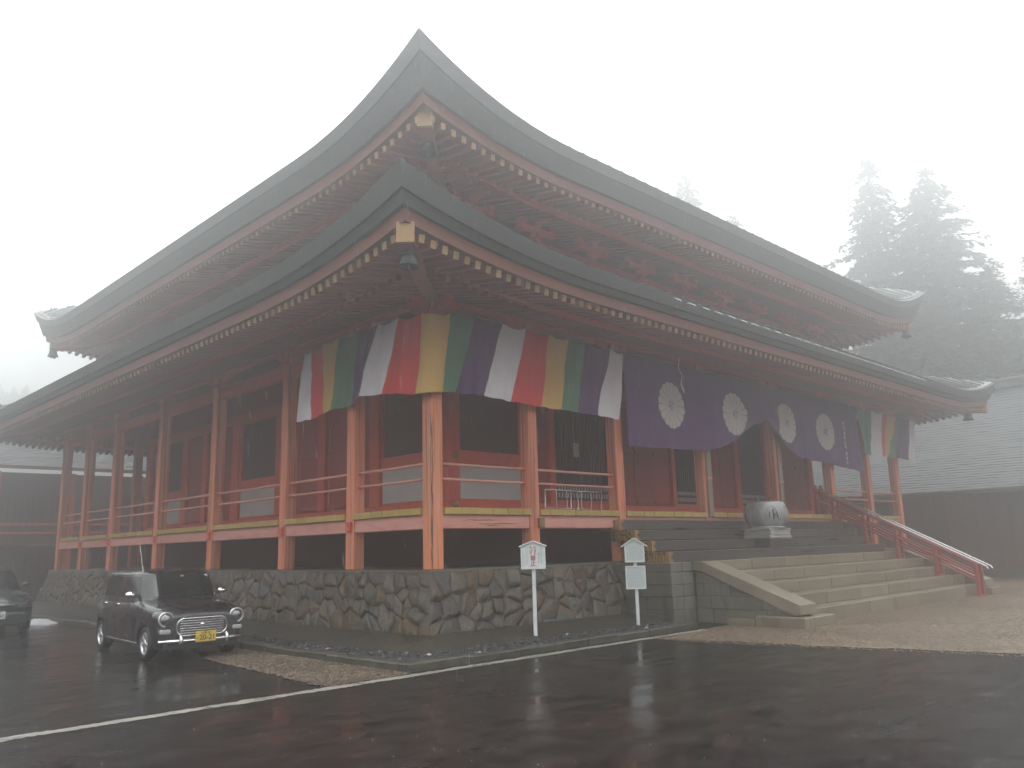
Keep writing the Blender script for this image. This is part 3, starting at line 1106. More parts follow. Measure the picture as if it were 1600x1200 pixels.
def wp(fn, name, a, b, z0, z1, d0, d1, m, b_=.006):
    mb = MB()
    fn(mb, a, b, z0, z1, d0, d1, b_)
    return mb.build(name, M[m], wall)


def lattice(fn, a, b, z0, z1, pitch=.105):
    mb = MB()
    n = int((b - a) / pitch)
    for k in range(n + 1):
        c = a + (b - a) * k / n
        fn(mb, c - .018, c + .018, z0, z1, -.04, -.01, .004)
    k = z0 + .12
    for z in (z0 + .04, z0 + .22, z0 + .40, z0 + .62, z0 + 1.2, z0 + 1.8, z0 + 2.4):
        if z < z1:
            fn(mb, a, b, z - .02, z + .02, -.055, -.042, .004)
    mb.build('lattice', M['lattice'], wall, 'stuff')
    wp(fn, 'window', a, b, z0, z1, -.098, -.080, 'window')
    mb = MB()                                # turned balusters along the foot of the lattice
    for k in range(n):
        c = a + (b - a) * (k + .5) / n
        fn(mb, c - .022, c + .022, z0 + .07, z0 + .19, -.009, .004, .008)
        fn(mb, c - .022, c + .022, z0 + .26, z0 + .36, -.009, .004, .008)
    mb.build('balusters', M['white_wall'], wall, 'stuff')


# base strip, wall posts, rails common to both sides
wp(on_front, 'sill_beam', W, XE - 2.35, ZF, ZF + .28, -.09, .03, 'red', .01)
wp(on_left, 'sill_beam', W + .14, YE - 2.4, ZF, ZF + .28, -.09, .026, 'red', .01)
wp(on_front, 'head_beam', W, XE - 2.35, 4.30, 4.62, -.09, .05, 'red', .01)
wp(on_left, 'head_beam', W + .16, YE - 2.4, 4.30, 4.62, -.09, .046, 'red', .01)
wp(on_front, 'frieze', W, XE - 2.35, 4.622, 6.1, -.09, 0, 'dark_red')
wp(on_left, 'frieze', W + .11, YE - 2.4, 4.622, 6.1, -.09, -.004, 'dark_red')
ZW0, ZW1 = ZF + .282, 4.298
for a, b in ((W - .02, 2.50), (4.50, 4.98), (5.44, 5.66), (7.76, 8.12), (10.67, 10.84), (12.14, 12.58), (14.2, 14.5), (16.08, 16.58), (19.2, 19.62)):
    wp(on_front, 'wall_post', a, b, ZW0, ZW1, -.09, .075, 'red', .015)
for a, b in ((2.30, 2.62), (4.60, 5.0), (7.05, 7.40), (9.28, 9.68), (11.94, 12.4), (14.2, 14.5), (15.75, 16.1), (17.5, 17.8), (18.9, 19.28)):
    wp(on_left, 'wall_post', a, b, ZW0, ZW1, -.09, .075, 'red', .015)
# plaster panels with shutters over them
def window_bay(fn, a, b):
    wp(fn, 'plaster_panel', a, b, 1.47, 2.26, -.09, -.03, 'white_wall')
    wp(fn, 'window_rail', a, b, 2.262, 2.56, -.09, .02, 'red', .012)
    wp(fn, 'window', a + .06, b - .06, 2.562, 4.298, -.09, -.05, 'window')
    wp(fn, 'window_frame', a, a + .058, 2.562, 4.298, -.09, .0, 'beam')
    wp(fn, 'window_frame', b - .058, b, 2.562, 4.298, -.09, .0, 'red')
    wp(fn, 'panel_rail', a, b, ZW0, 1.468, -.09, .0, 'red')
window_bay(on_front, 2.503, 4.497)
window_bay(on_left, 2.623, 4.597)
window_bay(on_left, 9.683, 11.937)
window_bay(on_left, 16.103, 17.497)
lattice(on_front, 5.665, 7.755, 1.5, 4.298)
wp(on_front, 'panel_rail', 5.663, 7.757, ZW0, 1.498, -.09, .0, 'red')
lattice(on_front, 10.845, 12.135, 1.5, 4.298)
lattice(on_front, 14.505, 16.075, 1.5, 4.298)
wp(on_front, 'panel_rail', 10.843, 12.137, ZW0, 1.498, -.09, .0, 'red')
wp(on_front, 'panel_rail', 14.503, 16.077, ZW0, 1.498, -.09, .0, 'red')
# board doors in leaves
def doors(fn, a, b, n, m='dark_red'):
    for k in range(n):
        x0, x1 = a + (b - a) * k / n + .004, a + (b - a) * (k + 1) / n - .004
        d = wp(fn, 'door', x0, x1, ZW0, ZW1, -.09, -.03 + .012 * (k % 2), m)
        for z in (ZW0 + .06, (ZW0 + ZW1) / 2, ZW1 - .16):
            mb = MB()
            fn(mb, x0 + .03, x1 - .03, z, z + .1, .022 - .05, .0 + .012, .005)
            mb.build('door_batten', M[m], d)
doors(on_front, 4.985, 5.435, 1)
doors(on_front, 8.125, 10.665, 3)
doors(on_front, 12.585, 14.195, 2)
doors(on_front, 16.585, 19.195, 3)
doors(on_left, 5.005, 7.045, 2)
doors(on_left, 7.405, 9.275, 2)
doors(on_left, 12.405, 14.195, 2)
doors(on_left, 14.505, 15.745, 1)
doors(on_left, 17.805, 18.895, 1)
# thin pale strips at the door edges on the left side
for y, z0, z1 in ((5.32, 1.5, 3.3), (6.93, 1.6, 3.6), (11.98, 2.0, 3.4)):
    wp(on_left, 'door_edge', y, y + .022, z0, z1, -.02, .09 if y > 11.9 else .0, 'beam', .004)
# gold nail covers on the corner bay
for z in (1.33, 2.42):
    mb = MB()
    mb.lathe([(.0, .03), (.035, .026), (.05, .012), (.085, .010), (.085, 0)], 14, 0, True, T(2.36, W - .077, z, 0, R(90)))
    mb.build('nail_cover', M['gold'], wall)

# ------------------------------------------------------------------ roofs
class Eave:
    def __init__(s, x0, x1, y0, y1, ze, rise, L, p, D):
        s.x0, s.x1, s.y0, s.y1, s.ze, s.rise, s.L, s.p, s.D = x0, x1, y0, y1, ze, rise, L, p, D
        s.c = [(x0, y0), (x1, y0), (x1, y1), (x0, y1)]
        s.len = [x1 - x0, y1 - y0, x1 - x0, y1 - y0]

    def lift(s, a):
        return s.rise * max(0.0, 1 - a / s.L) ** s.p

    def pt(s, side, a, d, dz, slope=0.0, quad=0.0, g=0.0):
        """a = distance along the side, d = inset (mitred), dz = height under the edge"""
        ln = s.len[side]
        t = a / ln
        ax, ay = s.c[side]
        bx, by = s.c[(side + 1) % 4]
        ux, uy = (bx - ax) / ln, (by - ay) / ln
        nx, ny = -uy, ux                      # inward (ring runs anticlockwise)
        al = d + t * (ln - 2 * d)
        lf = s.lift(min(a, ln - a))
        z = s.ze + lf * (1 - g) * max(0.0, 1 - d / s.D) + dz + slope * d + quad * d * d
        return (ax + ux * al + nx * d, ay + uy * al + ny * d, z)

    def samples(s, side):
        ln = s.len[side]
        h = [0, .12, .25, .4, .6, .85, 1.1, 1.4, 1.8, 2.3, 2.9, 3.6, 4.4, 5.4]
        m = [5.4 + (ln - 10.8) * k / 10 for k in range(1, 10)]
        return h + m + [ln - q for q in h[::-1]]

    def loft(s, prof, slope=0.0, quad=0.0, smooth=True, sides=(0, 1, 2, 3), g=0.0):
        mb = MB()
        for sd_ in sides:
            sm = s.samples(sd_)
            for j in range(len(prof) - 1):
                P0 = [s.pt(sd_, a, prof[j][0], prof[j][1], slope, quad, prof[j][2] if len(prof[j]) > 2 else g) for a in sm]
                P1 = [s.pt(sd_, a, prof[j + 1][0], prof[j + 1][1], slope, quad, prof[j + 1][2] if len(prof[j + 1]) > 2 else g) for a in sm]
                mb.grid([P1, P0], 0, smooth)
        return mb


def rafter_unit():
    mb = MB()
    mb.box(-.05, .05, .012, 1.0, -.12, 0, 0)
    mb.box(-.056, .056, 0, .012, -.126, .004, 1)
    return mb.mesh('rafter', [M['rafter'], M['gold']])


RAFT = rafter_unit()


def rafter_matrix(E, side, a, d0, d1, dz, slope):
    ln = E.len[side]
    ax, ay = E.c[side]
    bx, by = E.c[(side + 1) % 4]
    ux, uy = (bx - ax) / ln, (by - ay) / ln
    nx, ny = -uy, ux
    lf = E.lift(min(a, ln - a)) * (1 - E.g)
    def z(d):
        return E.ze + lf * max(0.0, 1 - d / E.D) + dz + slope * d
    p0 = Vector((ax + ux * a + nx * d0, ay + uy * a + ny * d0, z(d0)))
    p1 = Vector((ax + ux * a + nx * d1, ay + uy * a + ny * d1, z(d1)))
    y = p1 - p0
    x = Vector((ux, uy, 0))
    zz = x.cross(y.normalized())
    m = Matrix((x, y, zz)).transposed().to_4x4()
    m.translation = p0
    return m


def rafters(E, roof, side, pitch, d0, d1, dz, slope, n_own, start_end=0):
    """n_own nearest the shared corner stand alone, the rest are joined"""
    ln = E.len[side]
    joined = MB()
    k = 0
    a = .42
    while a < ln - .40:
        aa = a if start_end == 0 else ln - a
        s_ = min(aa, ln - aa)
        dd = min(d1, s_ - .10)
        if dd > d0 + .12:
            m = rafter_matrix(E, side, aa, d0, dd, dz, slope)
            if k < n_own:
                link('rafter', RAFT, roof, mat=m)
            else:
                for v, f, mi in zip([None], [None], [None]):
                    pass
                b0 = len(joined.v)
                joined.add([tuple(v.co) for v in RAFT.vertices], [tuple(p.vertices) for p in RAFT.polygons], 0, False, m)
                for q, p in enumerate(RAFT.polygons):
                    joined.m[-len(RAFT.polygons) + q] = p.material_index
        k += 1
        a += pitch
    if joined.v:
        joined.build('rafters', [M['rafter'], M['gold']], roof, 'stuff')


def base_rafters(E, roof, sides, pitch, d0, d1, dz, slope):
    mb = MB()
    for side in sides:
        ln = E.len[side]
        a = .5
        while a < ln - .5:
            dd = min(d1, min(a, ln - a) - .1)
            if dd > d0 + .2:
                mb.box(-.06, .06, 0, 1.0, -.15, 0, 0, rafter_matrix(E, side, a, d0, dd, dz, slope))
            a += pitch
    mb.build('base_rafters', M['rafter'], roof, 'stuff')


def hip(E, corner, d0, d1, dz, slope, wd, ht):
    """curved hip rafter under the corner; corner 0..3"""
    cx, cy = E.c[corner]
    sx = 1 if corner in (0, 3) else -1
    sy = 1 if corner in (0, 1) else -1
    mb = MB()
    q = Vector((sx, sy, 0)).normalized()
    px = Vector((q.y, -q.x, 0)) * (wd / 2)
    n = 12
    ring = []
    for k in range(n + 1):
        d = d0 + (d1 - d0) * k / n
        z = E.ze + E.lift(d) * (1 - E.g) * max(0, 1 - d / E.D) + dz + slope * d
        c = Vector((cx + sx * d, cy + sy * d, z))
        ring.append([c - px, c + px, c + px - Vector((0, 0, ht)), c - px - Vector((0, 0, ht))])
    vs = [p for r_ in ring for p in r_]
    fs, ms = [], []
    for k in range(n):
        for j in range(4):
            a, b = k * 4 + j, k * 4 + (j + 1) % 4
            fs.append((a, b, b + 4, a + 4))
    mb.add(vs, fs, 0)
    mb.add(ring[0], [(3, 2, 1, 0)], 0)
    e = .014
    f0 = [p - q * e * 2 + (p - sum(ring[0], Vector()) / 4) * .09 for p in ring[0]]
    f1 = [p + q * .05 + (p - sum(ring[0], Vector()) / 4) * .09 for p in ring[0]]
    cap = MB()
    cap.add(f0 + f1, [(0, 1, 2, 3)[::-1], (4, 5, 6, 7), (0, 4, 5, 1), (1, 5, 6, 2), (2, 6, 7, 3), (3, 7, 4, 0)], 0)
    return mb, cap


def roof_ribs(E, sides, pitch, dmax, z0, slope, quad):
    mb = MB()
    for side in sides:
        ln = E.len[side]
        a = .16
        while a < ln - .1:
            s_ = min(a, ln - a)
            dm = min(dmax, s_)
            if dm > .12:
                n = max(2, int(dm / .6))
                ax, ay = E.c[side]
                bx, by = E.c[(side + 1) % 4]
                ux, uy = (bx - ax) / ln, (by - ay) / ln
                nx, ny = -uy, ux
                P = []
                for k in range(n + 1):
                    d = .16 + max(.02, dm - .16) * k / n
                    # height on the mitred surface at this plan position
                    t = (a - d) / max(1e-6, ln - 2 * d)
                    z = E.pt(side, min(max(t, 0), 1) * ln, d, z0, slope, quad)[2]
                    P.append((ax + ux * a + nx * d, ay + uy * a + ny * d, z))
                for sgn in (0,):
                    w_ = .028
                    A = [(p[0] - ux * w_, p[1] - uy * w_, p[2] - .01) for p in P]
                    B = [(p[0] - ux * w_, p[1] - uy * w_, p[2] + .055) for p in P]
                    C_ = [(p[0] + ux * w_, p[1] + uy * w_, p[2] + .055) for p in P]
                    D_ = [(p[0] + ux * w_, p[1] + uy * w_, p[2] - .01) for p in P]
                    mb.grid([A, B, C_, D_], 0, False, flip=True)
            a += pitch
    return mb


LOW = Eave(-2.78, 25.15, -2.78, 25.3, 5.30, .74, 5.2, 2.4, 4.9)
UPP = Eave(-1.15, 23.85, -1.15, 22.90, 8.78, .98, 4.3, 2.15, 4.3)

# the layered edge thickens towards the corners
LOW.g, UPP.g = .36, .37
# lower roof
lr = LOW.loft([(.06, .035, 0), (-.02, .0, 0), (.06, -.23, .22), (.12, -.235, .22)]).build('lower_roof', M['fascia'], hall)
LOW.loft([(.11, -.23, .22), (.17, -.335, .34), (.26, -.34, .34)]).build('edge_strip', M['fascia_low'], lr)
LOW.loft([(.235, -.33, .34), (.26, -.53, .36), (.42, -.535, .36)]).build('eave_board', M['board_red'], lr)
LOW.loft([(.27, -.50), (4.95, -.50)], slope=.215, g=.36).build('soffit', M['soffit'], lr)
LOW.loft([(.05, .03), (.6, .03), (1.4, .03), (2.4, .03), (3.4, .03), (4.9, .03)], slope=.30, quad=.018, smooth=True).build('roof_sheet', M['copper'], lr)
roof_ribs(LOW, (0, 1, 2, 3), .46, 4.8, .03, .30, .018).build('roof_ribs', M['copper'], lr, 'stuff')
rafters(LOW, lr, 0, .232, .33, 1.60, -.585, .215, 96, 0)
rafters(LOW, lr, 3, .232, .33, 1.60, -.585, .215, 84, 1)
rafters(LOW, lr, 1, .232, .33, 1.60, -.585, .215, 0, 0)
rafters(LOW, lr, 2, .232, .33, 1.60, -.585, .215, 0, 1)
base_rafters(LOW, lr, (0, 1, 3), .25, 1.30, 4.9, -.70, .25)
LOW.loft([(1.26, -.53), (1.26, -.80), (1.42, -.80), (1.42, -.55)], slope=.215, g=.36).build('eave_beam', M['red'], lr)
for c in range(4):
    hb, hc = hip(LOW, c, .34, 4.8, -.53, .215, .25, .30)
    h_ = hb.build('hip_rafter', M['rafter'], lr)
    hc.build('hip_cap', M['gold'], lr)

# upper roof
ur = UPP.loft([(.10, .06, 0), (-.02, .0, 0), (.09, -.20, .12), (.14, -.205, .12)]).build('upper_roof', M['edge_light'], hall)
UPP.loft([(.12, -.20, .12), (.30, -.52, .37), (.40, -.525, .37)]).build('fascia', M['fascia_up'], ur)
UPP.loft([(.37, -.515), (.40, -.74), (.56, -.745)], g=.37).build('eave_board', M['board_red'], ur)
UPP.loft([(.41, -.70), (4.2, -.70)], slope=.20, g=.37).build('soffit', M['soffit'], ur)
UPP.loft([(.09, .055), (.5, .055), (1.2, .055), (2.2, .055), (3.2, .055), (4.2, .055), (6.5, .055), (8.9, .055)], slope=.36, quad=.022).build('roof_sheet', M['copper'], ur)
roof_ribs(UPP, (0, 1, 2, 3), .46, 6.0, .055, .36, .022).build('roof_ribs', M['copper'], ur, 'stuff')
mb = MB()
gx0, gx1, gy0, gy1, gz = UPP.x0 + 8.6, UPP.x1 - 8.6, UPP.y0 + 8.2, UPP.y1 - 8.2, UPP.ze + .36 * 8.2 + .022 * 8.2 ** 2 - .15
gm = (gy0 + gy1) / 2
mb.prism([(gy0, gz), (gm, gz + 2.75), (gy1, gz)], 0, gx0, gx1)
mb.build('gable_roof', M['copper'], ur)
mb = MB()
mb.bbox(gx0 - .2, gx1 + .2, gm - .28, gm + .28, gz + 2.55, gz + 3.25, .05)
mb.build('ridge', M['copper'], ur)
rafters(UPP, ur, 0, .262, .46, 1.85, -.80, .20, 60, 0)
rafters(UPP, ur, 3, .262, .46, 1.85, -.80, .20, 55, 1)
rafters(UPP, ur, 1, .262, .46, 1.85, -.80, .20, 0, 0)
rafters(UPP, ur, 2, .262, .46, 1.85, -.80, .20, 0, 1)
base_rafters(UPP, ur, (0, 1, 3), .28, 1.5, 4.0, -.92, .24)
UPP.loft([(1.45, -.74), (1.45, -1.03), (1.62, -1.03), (1.62, -.76)], slope=.20, g=.37).build('eave_beam', M['red'], ur)
for c in range(4):
    hb, hc = hip(UPP, c, .58, 4.1, -.70, .20, .27, .33)
    hb.build('hip_rafter', M['rafter'], ur)
    hc.build('hip_cap', M['gold'], ur)

# upper wall between the two roofs, with tie beams, white panels and bracket sets
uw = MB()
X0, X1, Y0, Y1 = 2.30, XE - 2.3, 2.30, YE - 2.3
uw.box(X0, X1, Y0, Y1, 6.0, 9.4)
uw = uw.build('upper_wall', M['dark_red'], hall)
mb = MB()
for z0, z1, o_ in ((7.28, 7.52, .10), (8.02, 8.24, .12), (8.66, 8.86, .5)):
    mb.bbox(X0 - o_, X1 + o_, Y0 - o_, Y0 - .01, z0, z1, .012)
    mb.bbox(X0 - o_, X0 - .01, Y0, Y1 + o_, z0 + .002, z1 - .002, .012)
mb.build('tie_beam', M['red'], uw)
def bracket(mb, c, ax):
    def bb(a0, a1, d0, d1, z0, z1):
        if ax == 0:
            mb.bbox(c + a0, c + a1, Y0 - d1, Y0 - d0, z0, z1, .012)
        else:
            mb.bbox(X0 - d1, X0 - d0, c + a0, c + a1, z0, z1, .012)
    bb(-.16, .16, .0, .30, 7.53, 7.70)
    bb(-.55, .55, .08, .22, 7.71, 7.86)
    bb(-.08, .08, .0, .95, 7.715, 7.855)
    for q in (-.48, 0, .48):
        bb(q - .11, q + .11, .05, .27, 7.87, 8.0)
    bb(-.13, .13, .74, 1.0, 7.87, 8.0)
    bb(-.62, .62, .80, .94, 8.01, 8.15)
    bb(-.08, .08, .13, 1.45, 8.255, 8.40)
    for q in (-.52, 0, .52):
        bb(q - .11, q + .11, .76, .98, 8.16, 8.28)
nb = 9
for i in range(nb):
    mb = MB()
    bracket(mb, X0 + .1 + (X1 - X0 - .2) * i / (nb - 1), 0)
    mb.build('bracket', M['red'], uw)
    mb = MB()
    bracket(mb, Y0 + .1 + (Y1 - Y0 - .2) * i / (nb - 1), 1)
    mb.build('bracket', M['red'], uw)
    if i < nb - 1:
        for ax in (0, 1):
            a0 = (X0 if ax == 0 else Y0) + .1 + ((X1 - X0 if ax == 0 else Y1 - Y0) - .2) * i / (nb - 1)
            a1 = a0 + ((X1 - X0 if ax == 0 else Y1 - Y0) - .2) / (nb - 1)
            mb = MB()
            if ax == 0:
                mb.bbox(a0 + .62, a1 - .62, Y0 - .04, Y0 - .004, 7.6, 8.0, .005)
            else:
                mb.bbox(X0 - .04, X0 - .004, a0 + .62, a1 - .62, 7.6, 8.0, .005)
            mb.build('plaster_panel', M['white_wall'], uw)

# ------------------------------------------------------------------ dark timber steps with gilded ends
TX0, TX1 = 5.28, 16.62
TN = [(-.13, .92), (-.57, .675), (-1.0, .43), (-1.43, .19)]
mb = MB()
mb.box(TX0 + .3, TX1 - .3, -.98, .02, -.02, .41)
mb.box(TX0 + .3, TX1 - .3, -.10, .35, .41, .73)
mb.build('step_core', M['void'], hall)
for i, (ny, z) in enumerate(TN):
    mb = MB()
    mb.bbox(TX0, TX1, ny, ny + .70, z - .232, z, .014)
    st = mb.build('timber_step', M['wet_wood'], hall)
    for sx, sg in ((TX0, -1), (TX1, 1)):
        # carved sheath on the end, bright cap wrapped round the nose with a notched front
        mb = MB()
        xa, xb = sorted((sx + sg * .004, sx + sg * .022))
        mb.bbox(xa, xb, ny + .10, ny + .56, z - .225, z - .008, .004)
        mb.build('carved_plate', M['filigree'], st)
        mb = MB()
        xa, xb = sorted((sx + sg * .028, sx - sg * .02))
        mb.bbox(xa, xb, ny - .022, ny + .098, z - .236, z + .006, .008)
        x_in = sx - sg * .02
        for zz0, zz1, zz2 in ((z + .004, z - .03, z - .115), (z - .234, z - .20, z - .115)):
            mb.prism([(zz0, x_in), (zz1, x_in - sg * .13), (zz2 + (.02 if zz0 > z - .1 else -.02), x_in - sg * .03), (zz2, x_in)], 1, ny - .020, ny - .003)
        mb.build('gold_cap', M['gold'], st)
mb = MB()
mb.bbox(TX0 + .02, TX0 + .28, -.62, -.22, 0, .435, .012)
mb.build('stair_support', M['dark_red'], hall)
# metal hooks along the front edge of the lower roof
for k in range(27):
    x = 4.05 + k * .51
    z = LOW.ze + LOW.lift(min(x - LOW.x0, LOW.x1 - x)) - .075
    mb = MB()
    y0 = LOW.y0
    mb.tube([(x, y0 + .03, z), (x, y0 - .03, z - .002), (x + .015, y0 - .16, z - .075), (x + .02, y0 - .175, z - .10)], [.010, .010, .009, .006], 6)
    mb.build('roof_hook', M['steel'], lr)

# ------------------------------------------------------------------ neighbouring buildings in the fog
def tiled_roof(P, nu, nv, root, name):
    """rows of overlapping tiles on the slope P(u, v); each course steps up from the one below"""
    mb = MB()
    for j in range(nv):
        A, B, C_ = [], [], []
        for i in range(nu + 1):
            u = i / nu
            h = .010 + .026 * (math.sin(i * 12.9898 + j * 78.233) * 43758.5453 % 1.0) ** 1.5
            A.append(P(u, j / nv, 0))
            B.append(P(u, j / nv, h))
            C_.append(P(u, (j + 1) / nv, .006))
        mb.grid([A, B, C_], 0, False)
    return mb.build(name, M['tile'], root, 'stuff')


# right: face at x=28 running along y
rb = thing('side_hall', 'long dark boarded hall with wide grey tiled roof beyond the stairs', 'building', (28, 6, GZ))
rb.location = (0, 0, 0)
BX, BE = 27.6, 26.9
mb = MB()
mb.box(BX + .05, BX + 10, -12.0, 24, GZ, 2.6)
mb.build('wall', M['far_wall'], rb)
for k in range(62):
    y = -11.9 + k * .58
    mb = MB()
    mb.bbox(BX - .01 + rnd.uniform(-.006, .006), BX + .045, y + .006, y + .574, GZ + .35, 2.2, .006)
    mb.build('board', M['far_wall'], rb)
mb = MB()
mb.bbox(BX - .10, BX + .03, -12.1, 24.1, GZ, GZ + .34, .01)
mb.build('plinth', M['concrete'], rb)
def PR(u, v, h):
    y = -13.2 + u * 38.4
    d = v * 6.6
    return (BE + d, y, 2.18 + d * .62 + d * d * .02 + h)
tr = tiled_roof(PR, 150, 38, rb, 'roof_tiles')
mb = MB()
mb.bbox(BE - .02, BE + .06, -13.2, 25.2, 2.02, 2.16, .01)
mb.build('fascia_board', M['far_wall'], rb)
mb = MB()
mb.bbox(BE + 6.35, BE + 6.95, -13.3, 25.3, 7.05, 7.55, .06)
mb.build('ridge', M['tile'], rb)
mb = MB()
mb.add([(BE + .06, -13.2, 2.10), (BX + .2, -13.2, 2.5), (BX + .2, 25.2, 2.5), (BE + .06, 25.2, 2.10)], [(0, 1, 2, 3)])
mb.build('soffit', M['far_wall'], rb)

# left: face at y=29 with a red gallery, running along x
lb = thing('gallery_hall', 'foggy hall with pale tiled roof and red gallery behind the parked cars', 'building', (0, 0, 0))
BY = 29.0
mb = MB()
mb.box(-34, 9, BY + 1.6, BY + 4, GZ, 4.3)
mb.build('wall', M['far_wall'], lb)
mb = MB()
mb.bbox(-34, 9, BY - .1, BY + 1.6, .98, 1.14, .01)
mb.build('gallery_floor', M['concrete'], lb)
for k in range(15):
    x = -33.6 + k * 3.0
    mb = MB()
    mb.bbox(x, x + .24, BY, BY + .24, GZ, 4.2, .015)
    mb.build('gallery_post', M['red'], lb)
for z, r_ in ((1.92, .05), (1.55, .04)):
    mb = MB()
    mb.bbox(-34, 9, BY + .06, BY + .16, z - r_, z + r_, .01)
    mb.build('rail', M['red'], lb)
mb = MB()
for k in range(170):
    x = -33.9 + k * .25
    mb.box(x, x + .05, BY + 1.5, BY + 1.58, 1.5, 3.2)
    mb.box(x, x + .08, BY + 1.5, BY + 1.58, GZ, .5)
mb.build('wall_slats', M['far_wall'], lb, 'stuff')
def PL(u, v, h):
    x = 10.2 - u * 45
    d = v * 3.6
    return (x, BY - .9 + d, 4.42 + d * .5 + d * d * .02 + h)
tiled_roof(PL, 150, 24, lb, 'roof_tiles')
mb = MB()
mb.bbox(-34.9, 10.2, BY - .93, BY - .85, 4.24, 4.40, .01)
mb.build('fascia_board', M['far_wall'], lb)
mb = MB()
mb.bbox(-35, 10.3, BY + 2.55, BY + 3.0, 6.35, 6.7, .06)
mb.build('ridge', M['tile'], lb)

# ------------------------------------------------------------------ hills and trees in the fog
mb = MB()
rows = []
for i in range(26):
    row = []
    for j in range(40):
        a = R(-70 + 232 * j / 39)
        r_ = 58 + i * 3.1
        x, y = 8 + r_ * math.cos(a), 8 + r_ * math.sin(a)
        h = GZ - .012 + max(0, i - 1) ** 1.25 * .36 * (1 + .35 * fbm(x * .03, y * .03))
        row.append((max(-147, min(147, x)), max(-87, min(147, y)), h))
    rows.append(row)
mb.grid(rows, 0, True)
mb.build('hillside', M['hill'], None, 'structure')


def conifer_meshes(seed, H=24.0, Rb=5.2, dens=1.0, ragged_=.3, bare=.16):
    r = random.Random(seed)
    tr = MB()
    n = 12
    pts = [(.12 * math.sin(k * .8 + seed), .12 * math.cos(k * 1.1 + seed), H * k / n) for k in range(n + 1)]
    tr.tube(pts, [.42 * (1 - k / n) ** .8 + .03 for k in range(n + 1)], 8)
    cr = MB()
    z = H * bare
    while z < H * .985:
        f = (z / H - bare) / (1 - bare)
        rad = Rb * (1 - f) ** .82 * (1 + ragged_ * .5 * math.sin(z * 1.7 + seed)) + .25
        nb_ = max(3, int((7 - 3 * f) * dens))
        a0 = r.random() * 6.28
        for k in range(nb_):
            if r.random() < .12:
                continue
            a = a0 + 6.283 * k / nb_ + r.uniform(-.35, .35)
            ln = rad * r.uniform(1 - ragged_ * 1.3, 1 + ragged_ * .75)
            zz = z + r.uniform(-.25, .25)
            droop = r.uniform(.10, .34)
            ns = max(3, int(ln / .42))
            tip = []
            for q in range(ns + 1):
                t = q / ns
                rr = ln * t
                tip.append((rr * math.cos(a), rr * math.sin(a), zz + .22 * ln * t * (1 - t) * 1.6 - droop * rr * t))
            if ln > 1.0:
                tr.tube(tip, [.055 * (1 - q / ns) * (ln / 4 + .3) + .008 for q in range(ns + 1)], 4, 0, True, False)
            for q in range(0, ns + 1):
                p = Vector(tip[q])
                t = q / ns
                wd = (.30 + .75 * math.sin(math.pi * min(1, t * .85 + .1))) * min(1.0, ln / 2.2 + .25)
                for _k in range(int(4 * dens) + 2):
                    sa = a + r.choice((-1, 1)) * r.uniform(.3, 1.35)
                    ls = wd * r.uniform(.35, .85)
                    d = Vector((math.cos(sa), math.sin(sa), r.uniform(-.75, .15)))
                    u = Vector((-math.sin(sa), math.cos(sa), r.uniform(-.4, .4))) * ls * r.uniform(.16, .30)
                    b = p + Vector((r.uniform(-.15, .15), r.uniform(-.15, .15), r.uniform(-.12, .1)))
                    e = b + d * ls
                    m_ = b + d * ls * .45
                    cr.add([b, m_ + u, e, m_ - u + Vector((0, 0, -.06))], [(0, 1, 2), (0, 2, 3)], 0, False)
        z += H * .021 * r.uniform(.8, 1.3) / (.6 + .4 * dens)
    return tr.mesh('trunk', M['bark']), cr.mesh('crown', M['needle'])


TM = [conifer_meshes(1, 27, 6.6, 1.5, .30), conifer_meshes(2, 27, 6.8, 1.6, .26), conifer_meshes(3, 20, 5.6, 1.5, .22, .06), conifer_meshes(4, 24, 5.8, 1.4, .28)]


def tree(k, x, y, z, sc, rz, label, group=None):
    t = thing('conifer_tree', label, 'tree', (x, y, z), rz, group)
    t.scale = (sc[0], sc[0], sc[1])
    link('trunk', TM[k][0], t)
    link('crown', TM[k][1], t)


tree(0, 50.6, 10.2, 3.0, (1.02, .95), 0.4, 'tall ragged conifer, left one of the two tall ones above the right roof corners')
tree(1, 51.2, 6.6, 3.0, (1.12, .88), 1.7, 'tall broad conifer, right one of the two tall ones above the right roof corners')
tree(2, 46.5, 2.2, 1.0, (.95, .80), 2.2, 'shorter bushy conifer to the right of the two tall ones')
tree(3, 51.7, .2, 1.5, (1.0, .76), 3.0, 'dark conifer cut off by the right edge of the photo')
tree(1, 47.0, 23.8, 6.0, (.85, .93), 4.0, 'very faint tall conifer top showing above the upper roof edge')
tree(3, 50.3, 21.5, 6.0, (.85, .92), 5.0, 'faint conifer top lower down the upper roof edge, right of the taller one')

# the far-off wood round the precinct
def wood_clump(mb, x, y, z, h, r0, r):
    nseg = 7
    a0 = r.random() * 6
    lv = 8
    for q in range(lv):
        f = q / lv
        zz = z + h * (.08 + .92 * f)
        rad = r0 * (1 - f) ** .8 * r.uniform(.8, 1.2)
        z2 = zz + h * .22
        for k in range(nseg):
            a = a0 + 6.283 * k / nseg + r.uniform(-.3, .3) + q
            ln = rad * r.uniform(.6, 1.25)
            wv = .55 + .1 * rad
            b = Vector((x, y, z2 - h * .06))
            e = Vector((x + ln * math.cos(a), y + ln * math.sin(a), zz - ln * .18))
            u = Vector((-math.sin(a), math.cos(a), 0)) * wv * r.uniform(.5, 1)
            mb.add([b, e + u, e - u * .9, Vector((x + ln * .5 * math.cos(a), y + ln * .5 * math.sin(a), zz - .5))], [(0, 1, 2), (1, 3, 2)], 0)
mb = MB()
_r = random.Random(21)
